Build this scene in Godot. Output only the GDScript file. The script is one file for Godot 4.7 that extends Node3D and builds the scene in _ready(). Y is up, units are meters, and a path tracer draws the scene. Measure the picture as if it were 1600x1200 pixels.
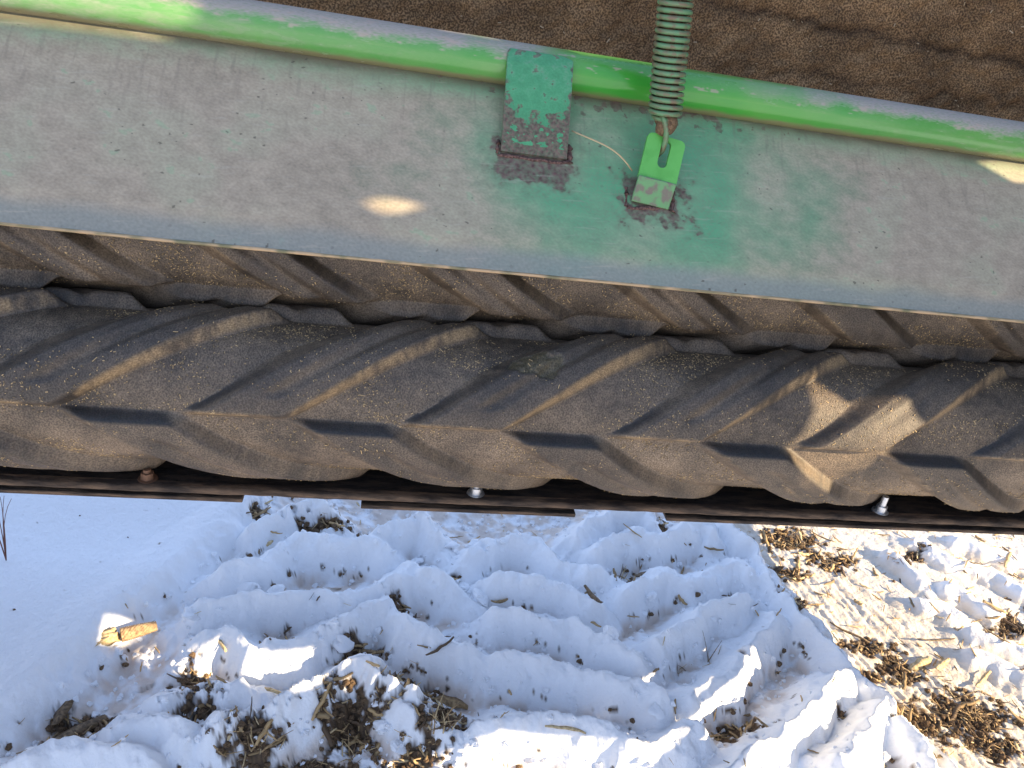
extends Node3D
# A mower conditioner parked over tractor tracks in the snow: two chevron rubber rolls, a dusty green shield, a spring, and the ground below.

const PITCH := 0.268
var rng := RandomNumberGenerator.new()
var used := {}
var ground_w := 0
var ground_d := 0
var gx0 := -1.6
var gz0 := -2.4
var gs := 0.0045
var gh := PackedFloat32Array()
var gm := PackedFloat32Array()

# ---------------------------------------------------------------- helpers
func lin(r: float, g: float, b: float, a := 1.0) -> Color:
	var c := Color(r, g, b, 1.0).linear_to_srgb()
	c.a = a
	return c

func numbered(called: String) -> String:
	var n: int = used.get(called, 0)
	used[called] = n + 1
	return called if n == 0 else "%s_%03d" % [called, n]

func tag(o: Node, label: String, category: String, group := "", kind := "") -> void:
	if label: o.set_meta("label", label)
	if category: o.set_meta("category", category)
	if group: o.set_meta("group", group)
	if kind: o.set_meta("kind", kind)

func base(called: String, at := Vector3.ZERO) -> Node3D:
	var o := Node3D.new()
	o.name = numbered(called)
	o.position = at
	add_child(o, true)
	return o

func obj(called: String, mesh: Mesh, m: Material, parent: Node = null) -> MeshInstance3D:
	var o := MeshInstance3D.new()
	o.name = numbered(called) if parent == null else called
	o.mesh = mesh
	if m: o.material_override = m
	(self if parent == null else parent).add_child(o, true)
	return o

func mat(c: Color, rough := 0.8, metal := 0.0) -> StandardMaterial3D:
	var m := StandardMaterial3D.new()
	m.albedo_color = c
	m.roughness = rough
	m.metallic = metal
	return m

func noise(s: int, freq: float, oct := 4, type := FastNoiseLite.TYPE_SIMPLEX_SMOOTH) -> FastNoiseLite:
	var n := FastNoiseLite.new()
	n.seed = s
	n.frequency = freq
	n.noise_type = type
	n.fractal_octaves = oct
	n.fractal_type = FastNoiseLite.FRACTAL_FBM if oct > 1 else FastNoiseLite.FRACTAL_NONE
	return n

func noise_normal(s: int, freq: float, oct: int, bump: float, size := 512) -> NoiseTexture2D:
	var t := NoiseTexture2D.new()
	t.width = size
	t.height = size
	t.seamless = true
	t.noise = noise(s, freq, oct)
	t.as_normal_map = true
	t.bump_strength = bump
	return t

func noise_color(s: int, freq: float, oct: int, dark: Color, light: Color, lo := 0.0, hi := 1.0, size := 512) -> NoiseTexture2D:
	var t := NoiseTexture2D.new()
	t.width = size
	t.height = size
	t.seamless = true
	t.noise = noise(s, freq, oct)
	var g := Gradient.new()
	g.offsets = PackedFloat32Array([lo, hi])
	g.colors = PackedColorArray([dark, light])
	t.color_ramp = g
	return t

func triplanar(m: StandardMaterial3D, scale: float, world := true) -> void:
	m.uv1_triplanar = true
	m.uv1_world_triplanar = world
	m.uv1_scale = Vector3(scale, scale, scale)

func sstep(a: float, b: float, x: float) -> float:
	var t := clampf((x - a) / (b - a), 0.0, 1.0)
	return t * t * (3.0 - 2.0 * t)

# a box with bevelled edges
func bevel_box(st: SurfaceTool, t: Transform3D, size: Vector3, b: float) -> void:
	var h := size * 0.5
	b = minf(b, minf(h.x, minf(h.y, h.z)) * 0.95)
	var faces: Array = []
	for ax in 3:
		for sg in [-1.0, 1.0]:
			var u := (ax + 1) % 3
			var v := (ax + 2) % 3
			var q: Array = []
			for c in [[-1, -1], [1, -1], [1, 1], [-1, 1]]:
				var p := Vector3.ZERO
				p[ax] = sg * h[ax]
				p[u] = c[0] * (h[u] - b)
				p[v] = c[1] * (h[v] - b)
				q.append(p)
			faces.append(q)
	for ax in 3:
		var u := (ax + 1) % 3
		var v := (ax + 2) % 3
		for su in [-1.0, 1.0]:
			for sv in [-1.0, 1.0]:
				var q: Array = []
				for e in [[-1, 0], [1, 0], [1, 1], [-1, 1]]:
					var p := Vector3.ZERO
					p[ax] = e[0] * (h[ax] - b)
					p[u] = su * (h[u] if e[1] == 0 else h[u] - b)
					p[v] = sv * (h[v] - b if e[1] == 0 else h[v])
					q.append(p)
				faces.append(q)
	for sx in [-1.0, 1.0]:
		for sy in [-1.0, 1.0]:
			for sz in [-1.0, 1.0]:
				faces.append([Vector3(sx * h.x, sy * (h.y - b), sz * (h.z - b)), Vector3(sx * (h.x - b), sy * h.y, sz * (h.z - b)), Vector3(sx * (h.x - b), sy * (h.y - b), sz * h.z)])
	st.set_smooth_group(-1)
	for q in faces:
		var n: Vector3 = (q[1] - q[0]).cross(q[2] - q[0])
		var mid: Vector3 = (q[0] + q[1] + q[2]) / 3.0
		var r: Array = q.duplicate()
		if n.dot(mid) > 0.0: r.reverse()
		for k in range(1, r.size() - 1):
			st.add_vertex(t * r[0]); st.add_vertex(t * r[k]); st.add_vertex(t * r[k + 1])

func box_mesh(size: Vector3, b := 0.002) -> ArrayMesh:
	var st := SurfaceTool.new()
	st.begin(Mesh.PRIMITIVE_TRIANGLES)
	bevel_box(st, Transform3D(), size, b)
	st.generate_normals()
	return st.commit()

# tube swept along points with a radius for each
func sweep(st: SurfaceTool, pts: Array, radii: Array, sides := 10, flat := 1.0) -> void:
	st.set_smooth_group(0)
	var rings: Array = []
	var side := Vector3.ZERO
	for i in pts.size():
		var d: Vector3 = (pts[mini(i + 1, pts.size() - 1)] - pts[maxi(i - 1, 0)]).normalized()
		if side == Vector3.ZERO: side = d.cross(Vector3(0.31, 0.87, 0.37)).normalized()
		side = (side - d * side.dot(d)).normalized()
		var up := d.cross(side)
		var ring: Array = []
		for k in sides:
			var a := TAU * k / sides
			ring.append(pts[i] + side * cos(a) * radii[i] + up * sin(a) * radii[i] * flat)
		rings.append(ring)
	for i in pts.size() - 1:
		for k in sides:
			var k2 := (k + 1) % sides
			for v in [rings[i][k], rings[i][k2], rings[i + 1][k2], rings[i][k], rings[i + 1][k2], rings[i + 1][k]]: st.add_vertex(v)
	for k in range(1, sides - 1):
		var z: Array = rings[pts.size() - 1]
		for v in [rings[0][0], rings[0][k + 1], rings[0][k], z[0], z[k], z[k + 1]]: st.add_vertex(v)

func sweep_mesh(pts: Array, radii: Array, sides := 10, flat := 1.0) -> ArrayMesh:
	var st := SurfaceTool.new()
	st.begin(Mesh.PRIMITIVE_TRIANGLES)
	sweep(st, pts, radii, sides, flat)
	st.generate_normals()
	return st.commit()

func make_array(pos: PackedVector3Array, nor: PackedVector3Array, idx: PackedInt32Array, col = null, uv = null) -> ArrayMesh:
	var a := []
	a.resize(Mesh.ARRAY_MAX)
	a[Mesh.ARRAY_VERTEX] = pos
	a[Mesh.ARRAY_NORMAL] = nor
	a[Mesh.ARRAY_INDEX] = idx
	if col != null: a[Mesh.ARRAY_COLOR] = col
	if uv != null: a[Mesh.ARRAY_TEX_UV] = uv
	var m := ArrayMesh.new()
	m.add_surface_from_arrays(Mesh.PRIMITIVE_TRIANGLES, a)
	return m

# normals of an nu x nv grid; out gives the sense
func grid_normals(pos: PackedVector3Array, nu: int, nv: int, flip := false) -> PackedVector3Array:
	var nor := PackedVector3Array()
	nor.resize(pos.size())
	for j in nv:
		for i in nu:
			var du := pos[j * nu + mini(i + 1, nu - 1)] - pos[j * nu + maxi(i - 1, 0)]
			var dv := pos[mini(j + 1, nv - 1) * nu + i] - pos[maxi(j - 1, 0) * nu + i]
			var n := du.cross(dv).normalized()
			nor[j * nu + i] = -n if flip else n
	return nor

func grid_index(nu: int, nv: int, flip := false) -> PackedInt32Array:
	var idx := PackedInt32Array()
	idx.resize((nu - 1) * (nv - 1) * 6)
	var k := 0
	for j in nv - 1:
		for i in nu - 1:
			var a := j * nu + i
			var b := a + 1
			var c := a + nu
			var d := c + 1
			if flip:
				idx[k] = a; idx[k + 1] = b; idx[k + 2] = d; idx[k + 3] = a; idx[k + 4] = d; idx[k + 5] = c
			else:
				idx[k] = a; idx[k + 1] = d; idx[k + 2] = b; idx[k + 3] = a; idx[k + 4] = c; idx[k + 5] = d
			k += 6
	return idx

# ---------------------------------------------------------------- the place
func _ready() -> void:
	rng.seed = 7
	var cam := Camera3D.new()
	cam.name = "camera"
	cam.fov = 51.06
	cam.near = 0.02
	cam.far = 900.0
	cam.transform = Transform3D(Basis(Vector3(0.9846282, 0.13296836, 0.11325514), Vector3(-0.06582221, 0.88309464, -0.46455494), Vector3(-0.16178611, 0.44995919, 0.87827216)).orthonormalized(), Vector3(0, 1.42, 0))
	add_child(cam)
	cam.current = true
	var env := Environment.new()
	env.background_mode = Environment.BG_SKY
	var sky := Sky.new()
	var sm := ProceduralSkyMaterial.new()
	sm.sky_top_color = lin(0.31, 0.45, 0.76)
	sm.sky_horizon_color = lin(0.76, 0.79, 0.86)
	sm.sky_curve = 0.22
	sm.ground_bottom_color = lin(0.5, 0.52, 0.55)
	sm.ground_horizon_color = lin(0.62, 0.66, 0.72)
	sm.sun_angle_max = 1.0
	sky.sky_material = sm
	env.sky = sky
	env.background_energy_multiplier = 0.69
	env.ambient_light_source = Environment.AMBIENT_SOURCE_SKY
	env.tonemap_mode = Environment.TONE_MAPPER_LINEAR
	env.tonemap_exposure = 2.5
	env.sdfgi_enabled = true
	env.ssao_enabled = true
	env.ssil_enabled = true
	var we := WorldEnvironment.new()
	we.name = "world_environment"
	we.environment = env
	add_child(we)
	var sun := DirectionalLight3D.new()
	sun.name = "sun"
	sun.light_color = Color(1.0, 0.90, 0.74)
	sun.light_energy = 1.6
	sun.light_angular_distance = 0.4
	sun.shadow_enabled = true
	var to_sun := Vector3(0.80, 0.42, 0.43).normalized()
	sun.basis = Basis.looking_at(-to_sun, Vector3.UP)
	add_child(sun)

	build_ground()
	build_hood()
	build_rolls()
	build_shield()
	build_spring()
	build_beam()
	build_residue()

# ---------------------------------------------------------------- snow, mud and tracks
func gi(x: float, z: float) -> int:
	var i := clampi(int((x - gx0) / gs), 0, ground_w - 1)
	var j := clampi(int((z - gz0) / gs), 0, ground_d - 1)
	return j * ground_w + i

func height_at(x: float, z: float) -> float:
	return gh[gi(x, z)]

func wall_x(z: float) -> float:                       # right edge of the left track
	return 1.21 + 0.11 * sstep(-1.35, -1.0, z) - 0.10 * sstep(-1.4, -1.95, z)

func bank_x(z: float) -> float:                       # left edge of the left track
	return -0.49 - 0.62 * (z + 1.58) * (0.55 if z < -1.58 else 1.05) + 0.03 * sin(z * 9.0)

func build_ground() -> void:
	ground_w = int(4.3 / gs)
	ground_d = int(1.75 / gs)
	var n_cells := ground_w * ground_d
	gh.resize(n_cells)
	gm.resize(n_cells)
	var wx := PackedFloat32Array()
	var wz := PackedFloat32Array()
	var fine := PackedFloat32Array()
	var sp := PackedFloat32Array()
	wx.resize(n_cells); wz.resize(n_cells); fine.resize(n_cells); sp.resize(n_cells)
	var nw := noise(11, 9.0, 3)
	var nf := noise(12, 26.0, 4)
	var nb := noise(13, 1.6, 2)
	var nc := noise(14, 22.0, 1, FastNoiseLite.TYPE_CELLULAR)
	nc.cellular_return_type = FastNoiseLite.RETURN_DISTANCE2_SUB
	var ncv := noise(14, 22.0, 1, FastNoiseLite.TYPE_CELLULAR)
	ncv.cellular_return_type = FastNoiseLite.RETURN_CELL_VALUE
	var nrd := noise(19, 11.0, 4)
	nrd.fractal_type = FastNoiseLite.FRACTAL_RIDGED
	var ns := noise(15, 60.0, 2)
	for j in ground_d:
		var z := gz0 + j * gs
		var bx := bank_x(z)
		var wl := wall_x(z)
		for i in ground_w:
			var x := gx0 + i * gs
			var k := j * ground_w + i
			wx[k] = 0.020 * nw.get_noise_2d(x, z)
			wz[k] = 0.020 * nw.get_noise_2d(x + 31.0, z - 17.0)
			fine[k] = nf.get_noise_2d(x, z)
			var xx := x + wx[k] * 1.5
			var intrack := sstep(bx - 0.03, bx + 0.10, xx) * (1.0 - sstep(wl - 0.02, wl + 0.02, xx))
			var h := 0.006 * nb.get_noise_2d(x, z) + (0.0020 * fine[k] + 0.0010 * ns.get_noise_2d(x * 2.0, z * 2.0)) * (1.0 - intrack) + 0.012 * sstep(bx - 0.14, bx - 0.02, xx) * (1.0 - intrack) * (1.0 - sstep(wl - 0.3, wl, xx))
			var right := sstep(wl - 0.005, wl + 0.05, xx)
			h -= intrack * (0.085 + 0.004 * fine[k])
			h -= right * 0.045
			if right > 0.0:
				var u := x - 0.16 * (z + 1.5)
				var strip := right * (1.0 - sstep(0.22, 0.42, x - wl))
				h += strip * (0.005 * ns.get_noise_2d(u * 0.62, z * 0.05) + 0.0025 * ns.get_noise_2d(u * 2.2 + 5.0, z * 0.12))
				h += right * 0.0022 * fine[k]
			gh[k] = h
			sp[k] = intrack
	# ridges pressed up between the tread bars
	var ridges: Array = [
		[Vector2(-0.34, -1.77), Vector2(-0.306, -1.814), Vector2(-0.231, -1.891), Vector2(-0.146, -1.927), Vector2(-0.059, -1.837)],
		[Vector2(-0.42, -1.62), Vector2(-0.281, -1.658), Vector2(-0.199, -1.771), Vector2(-0.098, -1.768), Vector2(-0.004, -1.773), Vector2(0.089, -1.711)],
		[Vector2(-0.029, -1.761), Vector2(0.056, -1.836), Vector2(0.146, -1.883), Vector2(0.215, -1.774)],
		[Vector2(-0.44, -1.49), Vector2(-0.361, -1.517), Vector2(-0.261, -1.538), Vector2(-0.158, -1.557), Vector2(-0.011, -1.569), Vector2(0.038, -1.587), Vector2(0.118, -1.676), Vector2(0.176, -1.635), Vector2(0.282, -1.572)],
		[Vector2(-0.402, -1.385), Vector2(-0.349, -1.424), Vector2(-0.302, -1.435), Vector2(-0.235, -1.372), Vector2(-0.139, -1.395), Vector2(-0.079, -1.444), Vector2(-0.003, -1.515), Vector2(0.055, -1.539), Vector2(0.106, -1.463), Vector2(0.169, -1.415), Vector2(0.253, -1.380), Vector2(0.347, -1.348)],
		[Vector2(-0.416, -1.213), Vector2(-0.387, -1.247), Vector2(-0.346, -1.264), Vector2(-0.283, -1.264), Vector2(-0.219, -1.278)],
		[Vector2(-0.321, -1.149), Vector2(-0.266, -1.176), Vector2(-0.205, -1.190), Vector2(-0.122, -1.243), Vector2(-0.057, -1.297), Vector2(0.001, -1.342), Vector2(0.037, -1.298), Vector2(0.115, -1.231), Vector2(0.153, -1.190), Vector2(0.236, -1.140)],
		[Vector2(-0.500, -1.149), Vector2(-0.453, -1.175), Vector2(-0.398, -1.191), Vector2(-0.367, -1.169), Vector2(-0.304, -1.154)],
		[Vector2(-0.68, -1.06), Vector2(-0.606, -1.095), Vector2(-0.539, -1.129), Vector2(-0.445, -1.121), Vector2(-0.355, -1.092)],
		[Vector2(0.212, -1.693), Vector2(0.324, -1.779), Vector2(0.398, -1.795), Vector2(0.467, -1.787), Vector2(0.513, -1.704), Vector2(0.590, -1.678), Vector2(0.686, -1.674)],
		[Vector2(0.278, -1.644), Vector2(0.380, -1.633), Vector2(0.452, -1.629), Vector2(0.526, -1.604), Vector2(0.557, -1.571), Vector2(0.632, -1.550)],
		[Vector2(0.267, -1.502), Vector2(0.364, -1.500), Vector2(0.443, -1.487), Vector2(0.520, -1.467), Vector2(0.588, -1.408), Vector2(0.652, -1.372), Vector2(0.659, -1.330)],
		[Vector2(0.257, -1.356), Vector2(0.348, -1.362), Vector2(0.416, -1.349), Vector2(0.502, -1.315), Vector2(0.574, -1.296), Vector2(0.636, -1.284), Vector2(0.670, -1.251), Vector2(0.712, -1.213)],
		[Vector2(0.18, -1.165), Vector2(0.286, -1.178), Vector2(0.329, -1.196), Vector2(0.421, -1.184), Vector2(0.527, -1.160), Vector2(0.613, -1.119), Vector2(0.731, -1.171), Vector2(0.769, -1.130)],
		[Vector2(0.551, -1.771), Vector2(0.628, -1.870), Vector2(0.724, -1.951), Vector2(0.847, -1.959), Vector2(0.849, -1.837)],
		[Vector2(0.594, -1.726), Vector2(0.660, -1.788), Vector2(0.785, -1.857), Vector2(0.839, -1.827), Vector2(1.017, -1.915), Vector2(1.021, -1.787)],
		[Vector2(0.637, -1.574), Vector2(0.726, -1.629), Vector2(0.823, -1.680), Vector2(0.878, -1.645), Vector2(1.056, -1.731), Vector2(1.107, -1.654)],
		[Vector2(0.679, -1.387), Vector2(0.747, -1.441), Vector2(0.835, -1.490), Vector2(0.901, -1.541), Vector2(1.078, -1.598)],
		[Vector2(0.715, -1.220), Vector2(0.759, -1.258), Vector2(0.868, -1.312), Vector2(0.950, -1.406), Vector2(1.046, -1.486), Vector2(1.130, -1.548)],
		[Vector2(0.723, -1.019), Vector2(0.795, -1.063), Vector2(0.889, -1.112), Vector2(1.021, -1.200), Vector2(1.134, -1.293), Vector2(1.201, -1.307)],
		[Vector2(0.992, -1.045), Vector2(1.118, -1.141), Vector2(1.242, -1.239)],
		[Vector2(1.069, -2.011), Vector2(1.098, -1.913), Vector2(1.126, -1.822), Vector2(1.122, -1.665), Vector2(1.139, -1.550), Vector2(1.169, -1.456), Vector2(1.188, -1.369), Vector2(1.208, -1.307), Vector2(1.250, -1.230), Vector2(1.263, -1.114), Vector2(1.284, -1.025)],
		[Vector2(1.704, -1.920), Vector2(1.786, -1.812), Vector2(1.902, -1.754), Vector2(1.954, -1.675), Vector2(2.072, -1.604)],
		[Vector2(1.860, -1.926), Vector2(1.959, -1.865), Vector2(2.062, -1.816), Vector2(2.169, -1.721)],
		[Vector2(1.664, -1.672), Vector2(1.728, -1.666), Vector2(1.778, -1.582), Vector2(1.843, -1.530), Vector2(1.942, -1.449)],
		[Vector2(1.554, -1.622), Vector2(1.629, -1.596), Vector2(1.679, -1.543)],
		[Vector2(1.636, -1.500), Vector2(1.696, -1.468), Vector2(1.764, -1.427), Vector2(1.865, -1.356)],
		[Vector2(1.584, -1.424), Vector2(1.651, -1.386), Vector2(1.699, -1.341), Vector2(1.776, -1.251)],
		[Vector2(1.584, -1.846), Vector2(1.632, -1.742), Vector2(1.650, -1.686)]]
	for r in ridges.size():
		var pts: Array = ridges[r]
		var wallish := r == 21
		var far_right := r > 21
		var crest := 0.026 if not far_right else -0.004
		if r in [6, 19, 20]: crest = 0.045
		var wf := 0.070 if not wallish else 0.05
		var wb := 0.115 if not wallish else 0.05
		if far_right: wf = 0.050; wb = 0.055
		var low := -0.085 if not far_right else -0.045
		var reach := 0.13
		for s in pts.size() - 1:
			var a: Vector2 = pts[s]
			var b: Vector2 = pts[s + 1]
			var ab := b - a
			var len2 := ab.length_squared()
			var nrm := Vector2(-ab.y, ab.x).normalized()
			if nrm.y < 0.0: nrm = -nrm
			for j in range(maxi(0, int((minf(a.y, b.y) - reach - gz0) / gs)), mini(ground_d, int((maxf(a.y, b.y) + reach - gz0) / gs))):
				for i in range(maxi(0, int((minf(a.x, b.x) - reach - gx0) / gs)), mini(ground_w, int((maxf(a.x, b.x) + reach - gx0) / gs))):
					var k := j * ground_w + i
					var p := Vector2(gx0 + i * gs + wx[k], gz0 + j * gs + wz[k])
					var t := clampf((p - a).dot(ab) / len2, 0.0, 1.0)
					var q := p - (a + ab * t)
					var d := q.length()
					var front := q.dot(nrm) > 0.0
					var w := wf if front else wb
					if d >= w: continue
					var along := (s + t) / (pts.size() - 1)
					var ends := sstep(-0.02, 0.10, along) * (1.0 - 0.7 * sstep(0.88, 1.02, along))
					var e := d / w
					var prof := (1.0 - e * e) if front else pow(1.0 - e, 1.45)
					if front: prof = 1.0 - pow(e, 1.75)
					var c := crest + (0.012 if not far_right else 0.003) * nw.get_noise_2d(p.x * 0.6 + 3.0 * r, p.y * 0.6)
					var h := low + (c - low) * prof * (0.35 + 0.65 * ends) + fine[k] * 0.0025 * prof
					var cur := gh[k]
					var dd := h - cur
					if dd > -0.012: gh[k] = maxf(cur, h) + maxf(0.0, 0.003 - 0.25 * absf(dd)) * 0.8
	# broken, lumpy snow inside the track and along the ridge feet
	for j in ground_d:
		var z := gz0 + j * gs
		for i in ground_w:
			var k := j * ground_w + i
			if sp[k] > 0.02:
				var x := gx0 + i * gs
				var crumbs := nc.get_noise_2d(x + wx[k] * 2.0, z + wz[k] * 2.0)
				var lumpy := sstep(-0.10, 0.38, nb.get_noise_2d(x * 2.6 + 9.0, z * 2.6))
				var slab := sstep(0.0, 0.16, crumbs)
				var lift := ncv.get_noise_2d(x + wx[k] * 2.0, z + wz[k] * 2.0)
				gh[k] += sp[k] * (0.0018 * fine[k] + 0.0075 * (nrd.get_noise_2d(x + wx[k], z + wz[k]) - 0.2) + lumpy * (0.009 * (slab - 1.0) + 0.012 * slab * lift))
	# open mud where the tread broke through
	var mud: Array = [Vector4(-0.012, -1.235, 0.085, 0.055), Vector4(-0.123, -1.873, 0.098, 0.026), Vector4(-0.374, -1.331, 0.037, 0.045), Vector4(-0.326, -1.233, 0.054, 0.045), Vector4(-0.199, -1.150, 0.069, 0.055), Vector4(0.111, -1.316, 0.065, 0.048), Vector4(-0.009, -1.421, 0.075, 0.028), Vector4(-0.565, -1.222, 0.068, 0.055), Vector4(0.180, -1.203, 0.056, 0.041), Vector4(0.092, -1.563, 0.036, 0.028), Vector4(-0.075, -1.135, 0.085, 0.030), Vector4(0.111, -1.132, 0.080, 0.038), Vector4(1.380, -1.381, 0.048, 0.052), Vector4(1.479, -1.233, 0.116, 0.067), Vector4(1.344, -1.213, 0.077, 0.046), Vector4(1.305, -1.900, 0.101, 0.052), Vector4(1.397, -1.809, 0.088, 0.037), Vector4(1.238, -1.752, 0.055, 0.035), Vector4(1.179, -1.606, 0.055, 0.026), Vector4(1.815, -1.525, 0.074, 0.025), Vector4(1.331, -1.458, 0.076, 0.023), Vector4(1.709, -1.845, 0.042, 0.026), Vector4(0.884, -1.939, 0.030, 0.039), Vector4(1.298, -1.356, 0.036, 0.025), Vector4(1.495, -1.145, 0.068, 0.035), Vector4(1.126, -1.228, 0.020, 0.015), Vector4(0.214, -1.676, 0.035, 0.020), Vector4(0.937, -1.390, 0.021, 0.019), Vector4(-0.187, -1.438, 0.044, 0.020), Vector4(-0.317, -1.941, 0.025, 0.036), Vector4(0.765, -1.726, 0.043, 0.017), Vector4(0.872, -1.201, 0.055, 0.032)]
	for m in mud:
		for j in range(maxi(0, int((m.y - m.w * 2.0 - gz0) / gs)), mini(ground_d, int((m.y + m.w * 2.0 - gz0) / gs))):
			for i in range(maxi(0, int((m.x - m.z * 2.0 - gx0) / gs)), mini(ground_w, int((m.x + m.z * 2.0 - gx0) / gs))):
				var k := j * ground_w + i
				var dx: float = (gx0 + i * gs + wx[k] * 1.4 - m.x) / m.z
				var dz: float = (gz0 + j * gs + wz[k] * 1.4 - m.y) / m.w
				var v := 1.35 - sqrt(dx * dx + dz * dz) + 0.75 * fine[k]
				gm[k] = maxf(gm[k], v)
	var pos := PackedVector3Array()
	pos.resize(n_cells)
	var nh := noise(16, 55.0, 3)
	for j in ground_d:
		var z := gz0 + j * gs
		for i in ground_w:
			var k := j * ground_w + i
			var x := gx0 + i * gs
			var v := sstep(-0.15, 0.85, gm[k])
			if v > 0.0:
				gh[k] = lerpf(gh[k], minf(gh[k], -0.050) - 0.012 * v, v * 0.45) + v * 0.016 * nh.get_noise_2d(x, z)
			pos[k] = Vector3(x + wx[k] * 0.15, gh[k], z)
	# thawed edges slump: soften only the steepest faces
	for pass_n in 2:
		for j in range(1, ground_d - 1):
			for i in range(1, ground_w - 1):
				var k := j * ground_w + i
				var c := gh[k]
				var l := gh[k - 1]
				var r := gh[k + 1]
				var u := gh[k - ground_w]
				var d := gh[k + ground_w]
				var steep := maxf(absf(r - l), absf(d - u))
				if steep > gs * 3.2: gh[k] = lerpf(c, (l + r + u + d) * 0.25, 0.7)
	for k in n_cells: pos[k].y = gh[k]
	var nor := grid_normals(pos, ground_w, ground_d, true)
	var col := PackedColorArray()
	col.resize(n_cells)
	var nd := noise(18, 14.0, 3)
	for j in ground_d:
		for i in ground_w:
			var k := j * ground_w + i
			var x := gx0 + i * gs
			var z := gz0 + j * gs
			var dirty := nd.get_noise_2d(x, z)
			var c := Color(0.86, 0.875, 0.90)
			# pressed floors carry soil and chaff colour
			var floor_dirt := sstep(-0.045, -0.078, gh[k]) * sstep(-0.45, 0.25, dirty) * (0.35 + 0.65 * sp[k])
			c = c.lerp(Color(0.60, 0.48, 0.38), floor_dirt * 0.75)
			var wl := wall_x(z)
			if x > wl:
				c = c.lerp(Color(0.70, 0.645, 0.565), sstep(0.0, 0.05, x - wl) * (0.25 + 0.75 * sstep(-0.018, -0.040, gh[k])))
				var strip_k := sstep(0.0, 0.06, x - wl) * (1.0 - 0.75 * sstep(0.26, 0.46, x - wl))
				var streak := ns.get_noise_2d((x - 0.16 * (z + 1.5)) * 0.7, z * 0.06)
				c = c.lerp(Color(0.60, 0.49, 0.37), strip_k * clampf(0.42 + 0.45 * streak + 0.5 * dirty + 0.2 * fine[k], 0.0, 0.9))
				c = c.lerp(Color(0.66, 0.56, 0.44), (1.0 - strip_k) * 0.6 * sstep(0.0, 0.4, dirty + fine[k] * 0.4) * sstep(0.0, -0.03, gh[k]))
			var n3 := nh.get_noise_3d(x * 1.3, gh[k] * 2.2, z * 1.3)
			var n4 := nd.get_noise_3d(x * 1.5, gh[k] * 3.0, z * 1.5)
			var ms := sstep(0.34, 0.50, gm[k] + 0.30 * n3 * sstep(0.35, 0.75, nor[k].y) + 0.45 * n4)
			ms *= lerpf(sstep(0.42, 0.70, gm[k] + 0.5 * n4), 1.0, sstep(0.40, 0.75, nor[k].y))
			if nor[k].y < 0.55 and gh[k] < -0.035 and sp[k] > 0.5:
				ms = maxf(ms, sstep(0.36, 0.44, n4 + 0.1 * dirty))
			var soil := Color(0.060, 0.038, 0.022).lerp(Color(0.15, 0.095, 0.05), sstep(-0.3, 0.5, n3))
			c = c.lerp(soil, ms)
			gm[k] = ms
			col[k] = c
	var m := StandardMaterial3D.new()
	m.vertex_color_use_as_albedo = true
	m.roughness = 0.75
	m.normal_enabled = true
	m.normal_texture = noise_normal(21, 0.035, 4, 5.0)
	m.normal_scale = 0.9
	triplanar(m, 5.0)
	var g := obj("snowy_ground", make_array(pos, nor, grid_index(ground_w, ground_d, true), col), m)
	tag(g, "trampled snow with tractor tread tracks and mud", "", "", "structure")
	# the field around it, out to the horizon
	var st := SurfaceTool.new()
	st.begin(Mesh.PRIMITIVE_TRIANGLES)
	var x1 := gx0 + (ground_w - 1) * gs
	var z1 := gz0 + (ground_d - 1) * gs
	var xs := [-400.0, gx0 + 0.02, x1 - 0.02, 400.0]
	var zs := [-400.0, gz0 + 0.02, z1 - 0.02, 400.0]
	for a in 3:
		for b in 3:
			if a == 1 and b == 1: continue
			var y := -0.006
			var p := [Vector3(xs[a], y, zs[b]), Vector3(xs[a + 1], y, zs[b]), Vector3(xs[a + 1], y, zs[b + 1]), Vector3(xs[a], y, zs[b + 1])]
			for t in [0, 1, 2, 0, 2, 3]: st.add_vertex(p[t])
	st.generate_normals()
	var fm := mat(lin(0.86, 0.87, 0.90), 0.8)
	fm.normal_enabled = true
	fm.normal_texture = noise_normal(22, 0.01, 4, 6.0)
	triplanar(fm, 0.6)
	tag(obj("snow_field", st.commit(), fm), "flat snow field reaching to the horizon", "", "", "structure")

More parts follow.
